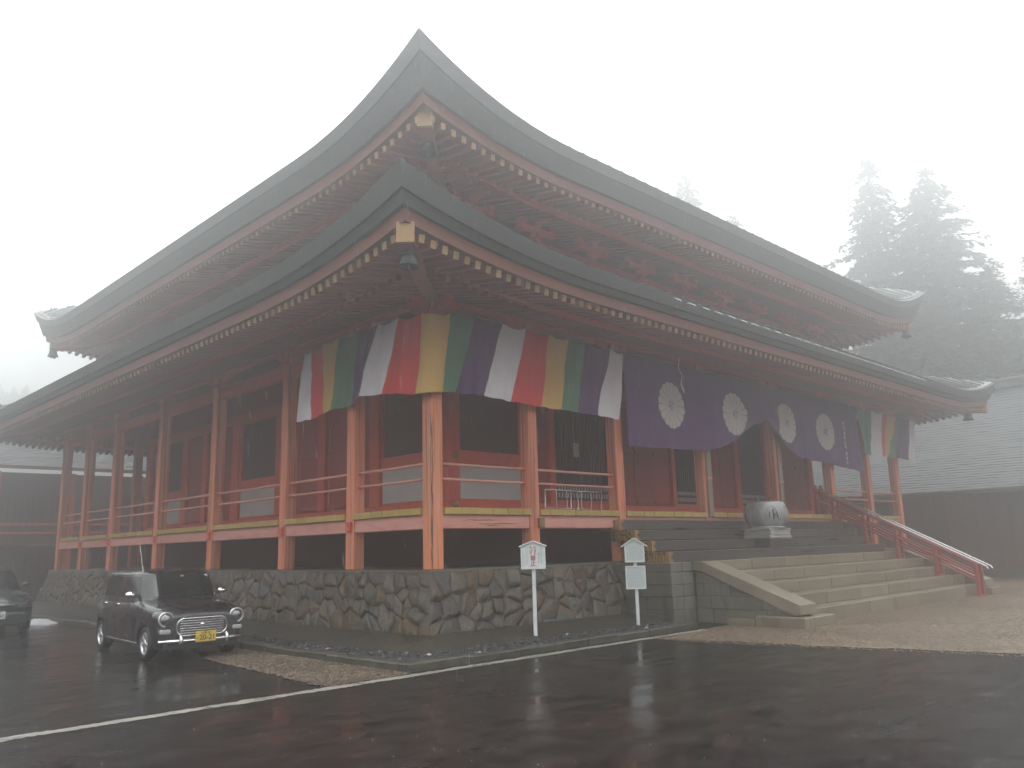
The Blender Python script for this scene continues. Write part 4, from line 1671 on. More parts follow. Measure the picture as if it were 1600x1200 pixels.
for k in range(900):
    a = R(_r.uniform(-72, 162) if k < 640 else _r.uniform(62, 112))
    rr = _r.uniform(58, 105) if k < 640 else _r.uniform(120, 136)  # far left treeline is added to grey the low sky
    x, y = 8 + rr * math.cos(a), 8 + rr * math.sin(a)
    if y < -80 or x < -140 or x > 140 or y > 143:
        continue
    # low where the photograph shows open sky behind the roof
    f = max(0, (rr - 60) / 3.1 - 1) ** 1.25 * .36
    ang = math.degrees(math.atan2(y + 11.9, x + 9.6))
    if 66 < ang < 110:
        if rr < 118:
            continue
        hh = _r.uniform(17.5, 21)
    elif 8 < ang <= 66:
        hh = _r.uniform(8, 11)
    elif -20 < ang <= 8:
        hh = _r.uniform(11, 16)
    else:
        hh = _r.uniform(16, 24)
    wood_clump(mb, x, y, GZ + min(f, 16) * .55, min(hh, 31.5 - GZ - min(f, 16) * .55 - hh * .22), _r.uniform(2.6, 4.2) if k < 640 else _r.uniform(6.5, 9.5), _r)
mb.build('forest', M['needle'], None, 'stuff')

# ------------------------------------------------------------------ curtains
def lerp(a, b, t):
    return a + (b - a) * t
def curtain_pos(u, z, v, out):
    """u < 0 runs along the left side, u > 0 along the front; rounded at the corner"""
    o = .17 + out
    rc = .10
    if u > rc:
        return (u - o * 0, -o, z)
    if u < -rc:
        return (-o, -u, z)
    t = (u + rc) / (2 * rc)
    a = math.pi * (1.0 + .5 * t)
    return (rc + (rc + o) * math.cos(a), rc + (rc + o) * math.sin(a), z)
def strip(root, name, label, m, ut0, ut1, ub0, ub1, zt, zb, seed, amp=.05, pos=curtain_pos):
    nu, nv = max(8, int(abs(ut1 - ut0) / .05)), 18
    rows = []
    for j in range(nv + 1):
        v = j / nv
        row = []
        for i in range(nu + 1):
            a = i / nu
            u = lerp(lerp(ut0, ut1, a), lerp(ub0, ub1, a), v)
            z = lerp(lerp(zt[0], zt[1], a) - .07 * math.sin(math.pi * a) * (1 - v), lerp(zb[0], zb[1], a) + .02 * fbm(u * 2, 5), v)
            out = amp * (.25 + .9 * v) * (1.3 * fbm(u * 1.1 + seed, v * .8, 2) + 1.1 * fbm(u * 3.2 + v * .7, v * .5 + seed)) + .022 * math.sin(u * 11 + 3 * v + 2 * fbm(u, v)) * (.3 + v) + .03 * fbm(u * 7 + v * 3, v * 1.3) * (1 - .4 * v)
            row.append(pos(u, z, v, max(-.10, out + .04 * v)))
        rows.append(row)
    mb = MB()
    mb.grid(rows, 0, True)
    return mb.build(name, M[m], root, None, label)

TOP = [-4.31, -4.01, -3.54, -2.90, -2.13, -1.49, -.80, -.10, .36, .99, 1.76, 2.41, 3.16, 3.78, 4.35, 5.24, 5.72]
BOT = [-4.49, -3.92, -3.41, -3.13, -2.33, -2.03, -1.19, -.10, .12, .45, 1.09, 1.89, 2.74, 3.35, 3.94, 4.56, 5.41]
ZTOP = [4.80, 4.82, 4.88, 4.88, 4.87, 4.88, 4.86, 4.79, 4.83, 4.87, 4.87, 4.86, 4.87, 4.87, 4.88, 4.87, 4.84]
ZBOT = [3.24, 3.23, 3.29, 3.34, 3.31, 3.46, 3.38, 3.21, 3.24, 3.28, 3.28, 3.25, 3.23, 3.22, 3.23, 3.21, 3.20]
# the stripe round the corner post is one yellow panel
SEQ = ['white', 'red', 'yellow', 'green', 'purple', 'white', 'red', 'yellow', 'green', 'purple', 'white', 'red', 'yellow', 'green', 'purple', 'white']
cur = thing('striped_curtain', 'long five-coloured curtain hung round the near corner post of the temple', 'curtain', (0, 0, 4.8), group='five-coloured temple curtains')
cur.location = (0, 0, 0)
for i, cname in enumerate(SEQ):
    strip(cur, 'cloth_panel', cname + ' stripe of the curtain', 'c_' + cname, TOP[i], TOP[i + 1], BOT[i], BOT[i + 1], ZTOP[i:i + 2], ZBOT[i:i + 2], 3.0)
mb = MB()
mb.tube([curtain_pos(u, 4.87, 0, 0) for u in [-4.4 + .1 * k for k in range(102)]], .012, 6)
mb.build('hanging_rope', M['plaque'], cur)

TOP2 = [18.62, 19.88, 20.76, 21.27, 22.16, 22.58, 23.45, 23.9]
BOT2 = [18.76, 19.28, 20.26, 20.54, 20.9, 21.5, 22.73, 23.6]
SEQ2 = ['green', 'white', 'red', 'yellow', 'green', 'purple', 'white']
cur2 = thing('striped_curtain', 'short five-coloured curtain at the far right corner of the temple front', 'curtain', (0, 0, 0), group='five-coloured temple curtains')
for i, cname in enumerate(SEQ2):
    strip(cur2, 'cloth_panel', cname + ' stripe of the curtain', 'c_' + cname, TOP2[i], TOP2[i + 1], BOT2[i], BOT2[i + 1], (4.83, 4.82), (3.22, 3.2), 8.0)
mb = MB()
mb.tube([curtain_pos(18.6 + .1 * k, 4.84, 0, 0) for k in range(54)], .012, 6)
mb.build('hanging_rope', M['plaque'], cur2)

# violet curtain with four pale crests, drawn up in the middle
pc = thing('violet_curtain', 'wide violet curtain with four pale flower crests over the temple entrance', 'curtain', (0, 0, 0))
PBX = [5.62, 7.8, 8.8, 9.5, 10.2, 10.9, 11.5, 11.9, 12.4, 12.9, 13.4, 13.9, 15.7, 17.9, 18.45]
PBZ = [2.60, 2.66, 2.70, 2.79, 3.02, 3.36, 3.62, 3.74, 3.62, 3.28, 2.96, 2.80, 2.74, 2.60, 2.56]
def pbot(x):
    return float(np.interp(x, PBX, PBZ))
def pout(x, v, z):
    pull = max(0.0, 1 - abs(x - 11.9) / 2.3)
    o = .05 * (fbm(x * .9 + 2, v * .7) + .7 * fbm(x * 2.6, v * .5 + 4)) * (.3 + v) + .03 * v
    o += pull * .09 * math.sin(9 * v + 2.4 * abs(x - 11.9)) * v + pull * .10 * v
    return max(-.10, o)
rows = []
nu, nv = 150, 26
for j in range(nv + 1):
    v = j / nv
    row = []
    for i in range(nu + 1):
        x = 5.66 + (18.50 - 5.66) * i / nu
        zt = 4.83 - .04 * abs(math.sin((x - 5.66) * 2.1))
        z = lerp(zt, pbot(x), v)
        row.append((x, -.20 - pout(x, v, z), z))
    rows.append(row)
mb = MB()
mb.grid(rows, 0, True)
mb.build('cloth', M['c_violet'], pc)
mb = MB()
mb.tube([(5.6 + .13 * k, -.19, 4.84) for k in range(100)], .014, 6)
mb.build('hanging_rope', M['plaque'], pc)
for cx, rx in ((7.48, .56), (10.42, .60), (13.34, .60), (15.95, .60)):
    mb, dk = MB(), MB()
    cz, rz_ = 3.74 + (.05 if 10 < cx < 14 else 0), .60
    def cp(a, r_, lift_):
        x = cx + rx * r_ * math.cos(a)
        z = cz + rz_ * r_ * math.sin(a)
        zb_ = pbot(x) + .05
        z = max(z, min(zb_, cz + .25))
        v = (4.83 - z) / (4.83 - pbot(x))
        return (x, -.20 - pout(x, v, z) - lift_, z)
    NPET = 16
    for k in range(NPET):
        a0 = 2 * math.pi * k / NPET + .012
        a1 = 2 * math.pi * (k + 1) / NPET - .012
        vs, fs = [], []
        nr = 8
        for q in range(nr + 1):
            r_ = .16 + (.94 - .16) * q / nr
            for s_ in range(4):
                a = lerp(a0, a1, s_ / 3)
                rr = r_ if q < nr else r_ + (.05 if s_ in (1, 2) else 0)
                vs.append(cp(a, rr, .010))
        for q in range(nr):
            for s_ in range(3):
                a = q * 4 + s_
                fs.append((a, a + 1, a + 5, a + 4))
        mb.add(vs, fs, 0, True)
    for ring, r_ in ((1, 0.0), (6, .07), (9, .125)):       # stamens
        for k in range(ring):
            a = 6.283 * k / ring
            c = cp(a, r_, .016)
            (mb if k % 2 == 0 else dk).lathe([(.0, .004), (.028, .002), (.03, 0)], 7, 0, True, T(c[0], c[1], c[2], 0, R(90)))
        for k in range(14):
            a = 6.283 * (k + .5) / 14
            c = cp(a, .20 + .03 * (k % 2), .014)
            dk.lathe([(.0, .003), (.012, 0)], 5, 0, True, T(c[0], c[1], c[2], 0, R(90)))
    c_ = mb.build('crest', M['crest'], pc)
    dk.build('stamen', M['c_violet'], c_)
# column of small white characters, too blurred to read
mb = MB()
_r = random.Random(4)
for k in range(9):
    z = 4.15 - k * .165
    x = 17.35
    v = (4.83 - z) / (4.83 - pbot(x))
    for q in range(5):
        dx, dz = _r.uniform(-.05, .05), _r.uniform(-.05, .05)
        w_, h_ = (_r.uniform(.03, .06), .012) if q % 2 else (.012, _r.uniform(.03, .06))
        mb.box(x + dx - w_, x + dx + w_, -.20 - pout(x, v, z) - .016, -.20 - pout(x, v, z) - .008, z + dz - h_, z + dz + h_)
mb.build('lettering', M['c_white'], pc)

cd_ = MB()
pts = [(7.70 + .02 * math.sin(k * 1.3) + .012 * k, -.36 - .02 * math.cos(k), 4.97 - .075 * k) for k in range(13)]
cd_.tube(pts, [.012] * 8 + [.014, .02, .026, .03, .012], 6)
o = cd_.build('hanging_cord', M['cord'])
tag(o, 'thin white cord dangling in front of the violet curtain beside its first crest', 'cord')

# ------------------------------------------------------------------ wind bells under the roof corners
def bell(x, y, z, s, label, rot):
    b = thing('wind_bell', label, 'bell', (x, y, z), rot, 'bronze wind bells under the roof corners')
    mb = MB()
    mb.lathe([(.0, 0), (.05, -.005), (.085, -.03), (.10, -.08), (.112, -.22), (.135, -.30), (.165, -.36), (.16, -.375), (.125, -.33), (.10, -.25), (.09, -.05), (.0, -.03)], 18, 0, True, Matrix.Scale(s, 4))
    for z_ in (-.09, -.20, -.305):
        r_ = .104 + max(0, -z_ - .1) * .10
        mb.lathe([(r_ - .01, z_ + .012), (r_ + .012, z_ + .008), (r_ + .012, z_ - .008), (r_ - .01, z_ - .012)], 18, 0, True, Matrix.Scale(s, 4))
    mb.build('bell_body', M['bronze'], b)
    mb = MB()
    for k in range(4):
        zc = .045 + k * .075
        an = (k % 2) * math.pi / 2
        ring = [(.022 * math.cos(t) * math.cos(an), .022 * math.cos(t) * math.sin(an), zc + .045 * math.sin(t)) for t in [6.2832 * q / 10 for q in range(11)]]
        mb.tube(ring, .008, 5, 0, True, False, Matrix.Scale(s, 4))
    mb.build('chain', M['bronze'], b)
    mb = MB()
    mb.tube([(0, 0, -.05 * s), (0, 0, -.40 * s)], .008 * s, 5)
    mb.bbox(-.10 * s, .10 * s, -.008, .008, -.43 * s, -.37 * s, .003)
    mb.build('clapper', M['bronze'], b)
bell(-2.16, -2.16, 5.03, 1.0, 'green bronze bell under the nearest lower roof corner', .78)
bell(-.10, -.10, 8.38, 1.0, 'green bronze bell under the nearest upper roof corner', .78)
bell(-.55, 22.25, 8.42, 1.15, 'small bell hanging from the far left upper roof corner', .3)
bell(23.2, -.52, 8.42, 1.15, 'small bell hanging from the far right upper roof corner', .3)
bell(24.35, -1.95, 5.06, 1.1, 'small bell hanging from the far right lower roof corner', .3)

# ------------------------------------------------------------------ red double handrail on the right of the steps
hr = thing('handrail', 'red double handrail with bright steel pipes climbing the right side of the steps', 'handrail', (0, 0, 0))
HX = (16.22, 16.60)
def stair_z(y):
    zs = [GZ]
    for ny, z in NOSE:
        if y >= ny:
            zs.append(z)
    for ny, z in TN:
        if y >= ny:
            zs.append(z)
    return max(zs)
def rail_z(y):
    return -.40 + (y + 4.05) * .525
HP = [-4.02, -2.98, -1.93, -1.02, -.10]
for y in HP:
    zb = stair_z(y)
    mb = MB()
    for x in HX:
        mb.bbox(x - .045, x + .045, y - .045, y + .045, zb + .032, rail_z(y) - .05, .008)
    p_ = mb.build('post_pair', M['rail_red'], hr)
    mb = MB()
    mb.bbox(HX[0] - .10, HX[1] + .10, y - .09, y + .09, zb + .001, zb + .03, .004)
    mb.build('base_plate', M['rail_red'], p_)
for x in HX:
    for dz, rr, m_ in ((-.04, .042, 'rail_red'), (-.32, .036, 'rail_red'), (-.50, .030, 'rail_red')):
        mb = MB()
        ya, yb = -4.08, .42
        mb.tube([(x, ya, rail_z(ya) + dz), (x, yb, rail_z(yb) + dz)], rr, 8)
        mb.build('rail', M[m_], hr)
    mb = MB()
    ya, yb = -4.30, .30
    mb.tube([(x, ya - .03, rail_z(ya) - .02), (x, ya, rail_z(ya) + .045), (x, yb, rail_z(yb) + .045)], .022, 8)
    mb.build('steel_pipe', M['steel'], hr)
mb = MB()
for x in HX:
    mb.bbox(x - .06, x + .06, .36, .50, ZF + .002, rail_z(.42) + .06, .012)
    mb.lathe([(.0, .10), (.05, .06), (.065, .03), (.04, 0), (.06, -.02)], 10, 0, True, T(x, .43, rail_z(.42) + .08))
mb.build('newel_post', M['rail_red'], hr)

# ------------------------------------------------------------------ incense burner on the steps
ub = thing('incense_burner', 'large round grey metal incense burner on the dark steps before the entrance', 'incense burner', (10.25, -1.02, .432))
mb = MB()
mb.bbox(-.62, .62, -.40, .40, -.237, -.003, .012)
mb.build('wooden_block', M['wet_wood'], ub)
mb = MB()
for (w_, z0, z1) in ((.54, 0, .07), (.50, .072, .20), (.56, .202, .25)):
    mb.bbox(-w_, w_, -.38, .38, z0, z1, .01)
mb.build('plinth', M['urn_stone'], ub)
mb = MB()
mb.lathe([(.42, .252), (.47, .262), (.46, .285), (.40, .295), (.44, .315), (.50, .40), (.535, .52), (.54, .62), (.525, .74), (.49, .84), (.45, .90), (.44, .92), (.38, .92), (.36, .86), (.0, .84)], 40, 0, True)
body = mb.build('bowl', M['urn'], ub)
mb = MB()
for k in range(8):                       # lotus petals in low relief
    a0 = k * math.pi / 4
    pts = []
    for q in range(15):
        t = q / 14
        aa = a0 + .36 * math.sin(math.pi * t) * (1 if True else 0)
        z = .30 + .60 * (t if t < .5 else 1 - t) * 2 * .86
        r_ = np.interp(z, [.295, .40, .52, .62, .74, .84, .90], [.40, .50, .535, .54, .525, .49, .45]) + .004
        s_ = -1 if t < .5 else 1
        aa = a0 + s_ * .36 * math.cos((t if t < .5 else 1 - t) * math.pi * .98) ** .5 if abs(t - .5) > .01 else a0
        pts.append((r_ * math.cos(aa), r_ * math.sin(aa), z))
    mb.tube(pts, .012, 6, 0, True, False)
mb.build('petal_relief', M['urn'], body)
mb = MB()                                # dark mark on the panel that faces the road
for (dx, z0, z1, tl) in ((-.16, .50, .66, .02), (0, .46, .72, 0), (.07, .62, .50, -.05), (.17, .50, .66, -.02)):
    a = math.atan2(-10.9, -19.8) + .35
    t0, t1 = a + dx * 1.2, a + (dx + tl) * 1.2
    mb.tube([(.536 * math.cos(t0), .536 * math.sin(t0), z0), (.545 * math.cos((t0 + t1) / 2), .545 * math.sin((t0 + t1) / 2), (z0 + z1) / 2), (.536 * math.cos(t1), .536 * math.sin(t1), z1)], .014, 5)
mb.build('mark', M['black'], body)
mb = MB()
ring = [(.0, .07 * math.cos(t), 1.0 + .07 * math.sin(t)) for t in [6.2832 * q / 16 for q in range(17)]]
mb.tube(ring, .014, 6, 0, True, False, T(.16, -.1, -.02))
mb.bbox(.10, .22, -.13, -.07, .84, .93, .01)
mb.build('ring_handle', M['bronze'], ub)
mb = MB()
mb.lathe([(.05, .84), (.055, 1.02), (.03, 1.06), (.0, 1.07)], 10, 0, True, T(-.30, .05, 0))
mb.build('ornament', M['black'], ub)

# ------------------------------------------------------------------ notice boards at the road
def notice(name, x, y, zb, rz, label):
    t = thing(name, label, 'sign', (x, y, zb), rz, 'white notice boards at the road')
    return t
def house_board(root, w, z0, z1, za, ov, face, name):
    mb = MB()
    mb.prism([(z0, -w / 2), (z0, w / 2), (z1, w / 2), (za, 0), (z1, -w / 2)], 1, -.045, -.018)
    b = mb.build(name, M[face], root)
    fr = MB()
    fr.bbox(-w / 2 - .012, -w / 2 + .014, -.060, -.012, z0 - .012, z1, .004)
    fr.bbox(w / 2 - .014, w / 2 + .012, -.060, -.012, z0 - .012, z1, .004)
    fr.bbox(-w / 2 + .0145, w / 2 - .0145, -.059, -.013, z0 - .012, z0 + .014, .004)
    fr.build('frame', M['sign_white'], b)
    ro = MB()
    an = math.atan2(za - z1, w / 2)
    ln = math.hypot(za - z1, w / 2) + ov
    for sg in (-1, 1):
        ro.bbox(0, ln, -.085, .03, .004, .026, .004, 0, T(0, 0, za, 0, 0, 0) @ Matrix.Rotation(an if sg > 0 else math.pi - an, 4, 'Y') @ (Matrix.Identity(4) if sg > 0 else Matrix.Scale(-1, 4, Vector((0, 0, 1)))))
    ro.build('roof', M['sign_white'], root)
    return b
def place_text(root, body, size, x, z, m, y=-.0465, name='lettering'):
    me = textmesh(body, size, name, .0008)
    me.materials.clear()
    me.materials.append(M[m])
    o = link(name, me, root, mat=T(x, y, z, 0, R(90)))
    return o
def scribble(root, cols, m, y, vertical=True, seed=0):
    """small print too fine to read in the photograph : rows of uneven strokes"""
    r = random.Random(seed)
    mb = MB()
    for (x, z0, z1, s_) in cols:
        t = 0
        ln = abs(z1 - z0) if vertical else abs(z1 - z0)
        while t < ln:
            for q in range(4):
                dx, dz = r.uniform(-.35, .35) * s_, r.uniform(-.35, .35) * s_
                w_, h_ = (r.uniform(.2, .45) * s_, .055 * s_) if q % 2 else (.055 * s_, r.uniform(.2, .45) * s_)
                if vertical:
                    mb.box(x + dx - w_, x + dx + w_, y - .001, y, z0 - t + dz - h_, z0 - t + dz + h_)
                else:
                    mb.box(z0 + t + dx - w_, z0 + t + dx + w_, y - .001, y, x + dz - h_, x + dz + h_)
            t += s_ * 1.25
    mb.build('small_print', M[m], root)
ns = notice('notice_board', 1.31, -1.27, -1.23, R(-50), 'white roofed notice board with red characters standing on the pebble strip')
mb = MB()
mb.bbox(-.032, .032, -.012, .05, -.12, 1.54, .006)
mb.build('post', M['sign_white'], ns)
b = house_board(ns, .42, 1.215, 1.60, 1.685, .035, 'sign_white', 'board')
yy = -.0465
for ch, z in (('た', 1.575), ('ば', 1.515), ('こ', 1.46)):
    place_text(b, ch, .062, -.035, z, 'ink_red')
for ch, z in (('た', 1.575), ('き', 1.515), ('火', 1.46)):
    place_text(b, ch, .062, .035, z, 'ink_red')
for ch, z in (('禁', 1.385), ('止', 1.30)):
    place_text(b, ch, .098, 0, z, 'ink_red')
scribble(b, [(.145, 1.56, 1.31, .026), (.105, 1.48, 1.30, .030)], 'ink', -.0462, True, 1)
scribble(b, [(-.10, 1.58, 1.30, .020), (-.125, 1.55, 1.30, .020), (-.165, 1.46, 1.24, .018), (-.19, 1.48, 1.24, .018)], 'ink_grey', -.0462, True, 2)
scribble(b, [(1.243, -.07, .085, .024)], 'ink_red', -.0462, False, 3)
ns2 = notice('notice_board', 4.03, -1.47, -1.23, R(-56), 'white notice post with a roofed board above a square board near the stairs')
mb = MB()
mb.bbox(-.032, .032, -.012, .05, -.12, 1.60, .006)
mb.build('post', M['sign_white'], ns2)
b = house_board(ns2, .37, 1.25, 1.58, 1.70, .085, 'sign_grey', 'upper_board')
scribble(b, [(-.13 + .043 * k, 1.56 - .02 * abs(k - 3), 1.29, .020) for k in range(7)], 'ink_grey', -.0462, True, 5)
mb = MB()
mb.bbox(-.185, .185, -.045, -.018, .73, 1.155, .004)
b = mb.build('lower_board', M['sign_grey'], ns2)
fr = MB()
for (x0, x1, z0, z1) in ((-.20, -.172, .715, 1.17), (.172, .20, .715, 1.17), (-.1715, .1715, .715, .742), (-.1715, .1715, 1.143, 1.17)):
    fr.bbox(x0, x1, -.058, -.012, z0, z1, .004)
fr.build('frame', M['sign_white'], b)
scribble(b, [(1.115 - .045 * k, -.15, .15, .020) for k in range(9)], 'ink_grey', -.0462, False, 6)

# ------------------------------------------------------------------ plaques on the two posts by the entrance, barriers, paper notice
for x, z0, z1, lab in ((PX[3] + .115, 2.06, 3.35, 'upper grey wooden plaque on the post left of the incense burner'), (PX[3] + .11, 1.02, 1.99, 'lower grey wooden plaque on the post left of the incense burner'),
                       (PX[4] + .115, 2.10, 3.45, 'upper grey wooden plaque on the post right of the incense burner'), (PX[4] + .11, 1.05, 2.03, 'lower grey wooden plaque on the post right of the incense burner')):
    p_ = thing('wooden_plaque', lab, 'plaque', (x, -.002, z0), 0, 'wooden plaques on the entrance posts')
    mb = MB()
    mb.bbox(-.01, .20, -.05, -.002, 0, z1 - z0, .006)
    mb.build('board', M['plaque'], p_)
    mb = MB()
    zz = (z1 - z0) if z0 < 1.5 else 0
    mb.bbox(-.02, .21, -.062, -.001, zz - .012 if zz else -.045, zz + .035 if zz else -.004, .005)
    mb.build('bracket', M['beam'], p_)
for x0, x1, y, lab in ((3.36, 4.42, .32, 'left low steel barrier frame on the veranda'), (4.30, 5.36, .42, 'right low steel barrier frame on the veranda')):
    f_ = thing('steel_barrier', lab, 'barrier', (x0, y, ZF), 0, 'low steel barrier frames on the veranda')
    mb = MB()
    l = x1 - x0
    mb.tube([(0, 0, .03), (0, 0, .44), (l, 0, .44), (l, 0, .03)], .013, 6)
    mb.tube([(0, 0, .05), (l, 0, .05)], .008, 6)
    mb.build('frame', M['steel'], f_)
    for t in (.34, .66):
        mb = MB()
        mb.tube([(l * t, 0, .05), (l * t, 0, .44)], .007, 6)
        mb.build('bar', M['steel'], f_)
    for t in (0, l):
        mb = MB()
        mb.tube([(t, -.14, .008), (t, .14, .008)], .009, 6)
        mb.tube([(t, 0, .01), (t, 0, .05)], .009, 6)
        mb.build('foot', M['steel'], f_)
mb = MB()
mb.bbox(6.42, 6.62, W - .012 + .005, W + .006, 2.62, 2.98, .001)
tag(mb.build('paper_notice', M['sign_grey']), 'small grey paper notice stuck on the black lattice', 'notice')

# old snow by the kerb
mb = MB()
rows = []
for i in range(9):
    row = []
    for k in range(21):
        a = 6.2832 * k / 20
        r_ = i / 8
        rr = r_ * (1 + .35 * fbm(math.cos(a) * 1.5 + 4, math.sin(a) * 1.5))
        row.append((.34 * rr * math.cos(a), .95 * rr * math.sin(a), .10 * (1 - r_ ** 2) * (1 + .5 * fbm(rr * 3 * math.cos(a), rr * 3 * math.sin(a), 6)) - .004))
    rows.append(row)
mb.grid(rows, 0, True, flip=True)
o = mb.build('snow_patch', M['snow'], None, None, None, (-2.62, 13.6, GZ + .006))
tag(o, 'small patch of old snow on the ground between the two cars', 'snow patch')

# ------------------------------------------------------------------ parked cars
def sm_interp(x, xs, ys):
    """smooth interpolation through the stations"""
    xs = list(xs)
    i = 0
    while i < len(xs) - 2 and x > xs[i + 1]:
        i += 1
    t = min(1, max(0, (x - xs[i]) / (xs[i + 1] - xs[i])))
    p0 = ys[max(0, i - 1)]
    p1, p2 = ys[i], ys[i + 1]
    p3 = ys[min(len(ys) - 1, i + 2)]
    m1 = (p2 - p0) / (xs[i + 1] - xs[max(0, i - 1)]) * (xs[i + 1] - xs[i])
    m2 = (p3 - p1) / (xs[min(len(xs) - 1, i + 2)] - xs[i]) * (xs[i + 1] - xs[i])
    t2, t3 = t * t, t * t * t
    return (2 * t3 - 3 * t2 + 1) * p1 + (t3 - 2 * t2 + t) * m1 + (-2 * t3 + 3 * t2) * p2 + (t3 - t2) * m2


class CarShape:
    def __init__(s, st, gh, wr, axles):
        s.y = [q[0] for q in st]
        s.w = [q[1] for q in st]
        s.zt = [q[2] for q in st]
        s.zb = [q[3] for q in st]
        s.gh, s.wr, s.axles = gh, wr, axles

    def sec(s, y):
        w = sm_interp(y, s.y, s.w)
        zt = sm_interp(y, s.y, s.zt)
        zb = sm_interp(y, s.y, s.zb)
        c = [(w * .90, zb), (w * .965, zb + .07), (w * .992, zb + .20), (w, zb + (zt - zb) * .52), (w * .985, zt - .13), (w * .945, zt - .055), (w * .87, zt - .012), (w * .70, zt + .012), (w * .38, zt + .026), (0, zt + .03)]
        xs = list(range(len(c)))
        return [(sm_interp(i / 3.0, xs, [q[0] for q in c]), sm_interp(i / 3.0, xs, [q[1] for q in c])) for i in range(3 * (len(c) - 1) + 1)]

    def side_x(s, y, z):
        p = s.sec(y)
        for i in range(len(p) - 1):
            if p[i][1] <= z <= p[i + 1][1]:
                t = (z - p[i][1]) / max(1e-6, p[i + 1][1] - p[i][1])
                return lerp(p[i][0], p[i + 1][0], t)
        return p[-1][0]

    def top_z(s, x, y):
        p = s.sec(y)[::-1]
        for i in range(len(p) - 1):
            if p[i][0] <= abs(x) <= p[i + 1][0]:
                return lerp(p[i][1], p[i + 1][1], (abs(x) - p[i][0]) / max(1e-6, p[i + 1][0] - p[i][0]))
        return p[-1][1]

    def ghp(s, z):
        zs = [q[0] for q in s.gh]
        return [float(np.interp(z, zs, [q[k] for q in s.gh])) for k in (1, 2, 3)]     # ymin ymax halfwidth

    def gh_side(s, y, z, e=6):
        a, b, h = s.ghp(z)
        t = min(1, abs((y - (a + b) / 2) / ((b - a) / 2)))
        return h * max(0, 1 - t ** e) ** (1 / e)

    def gh_front(s, x, z, front=True, e=6):
        a, b, h = s.ghp(z)
        t = min(1, abs(x / h))
        d = (b - a) / 2 * max(0, 1 - t ** e) ** (1 / e)
        return (a + b) / 2 - d if front else (a + b) / 2 + d


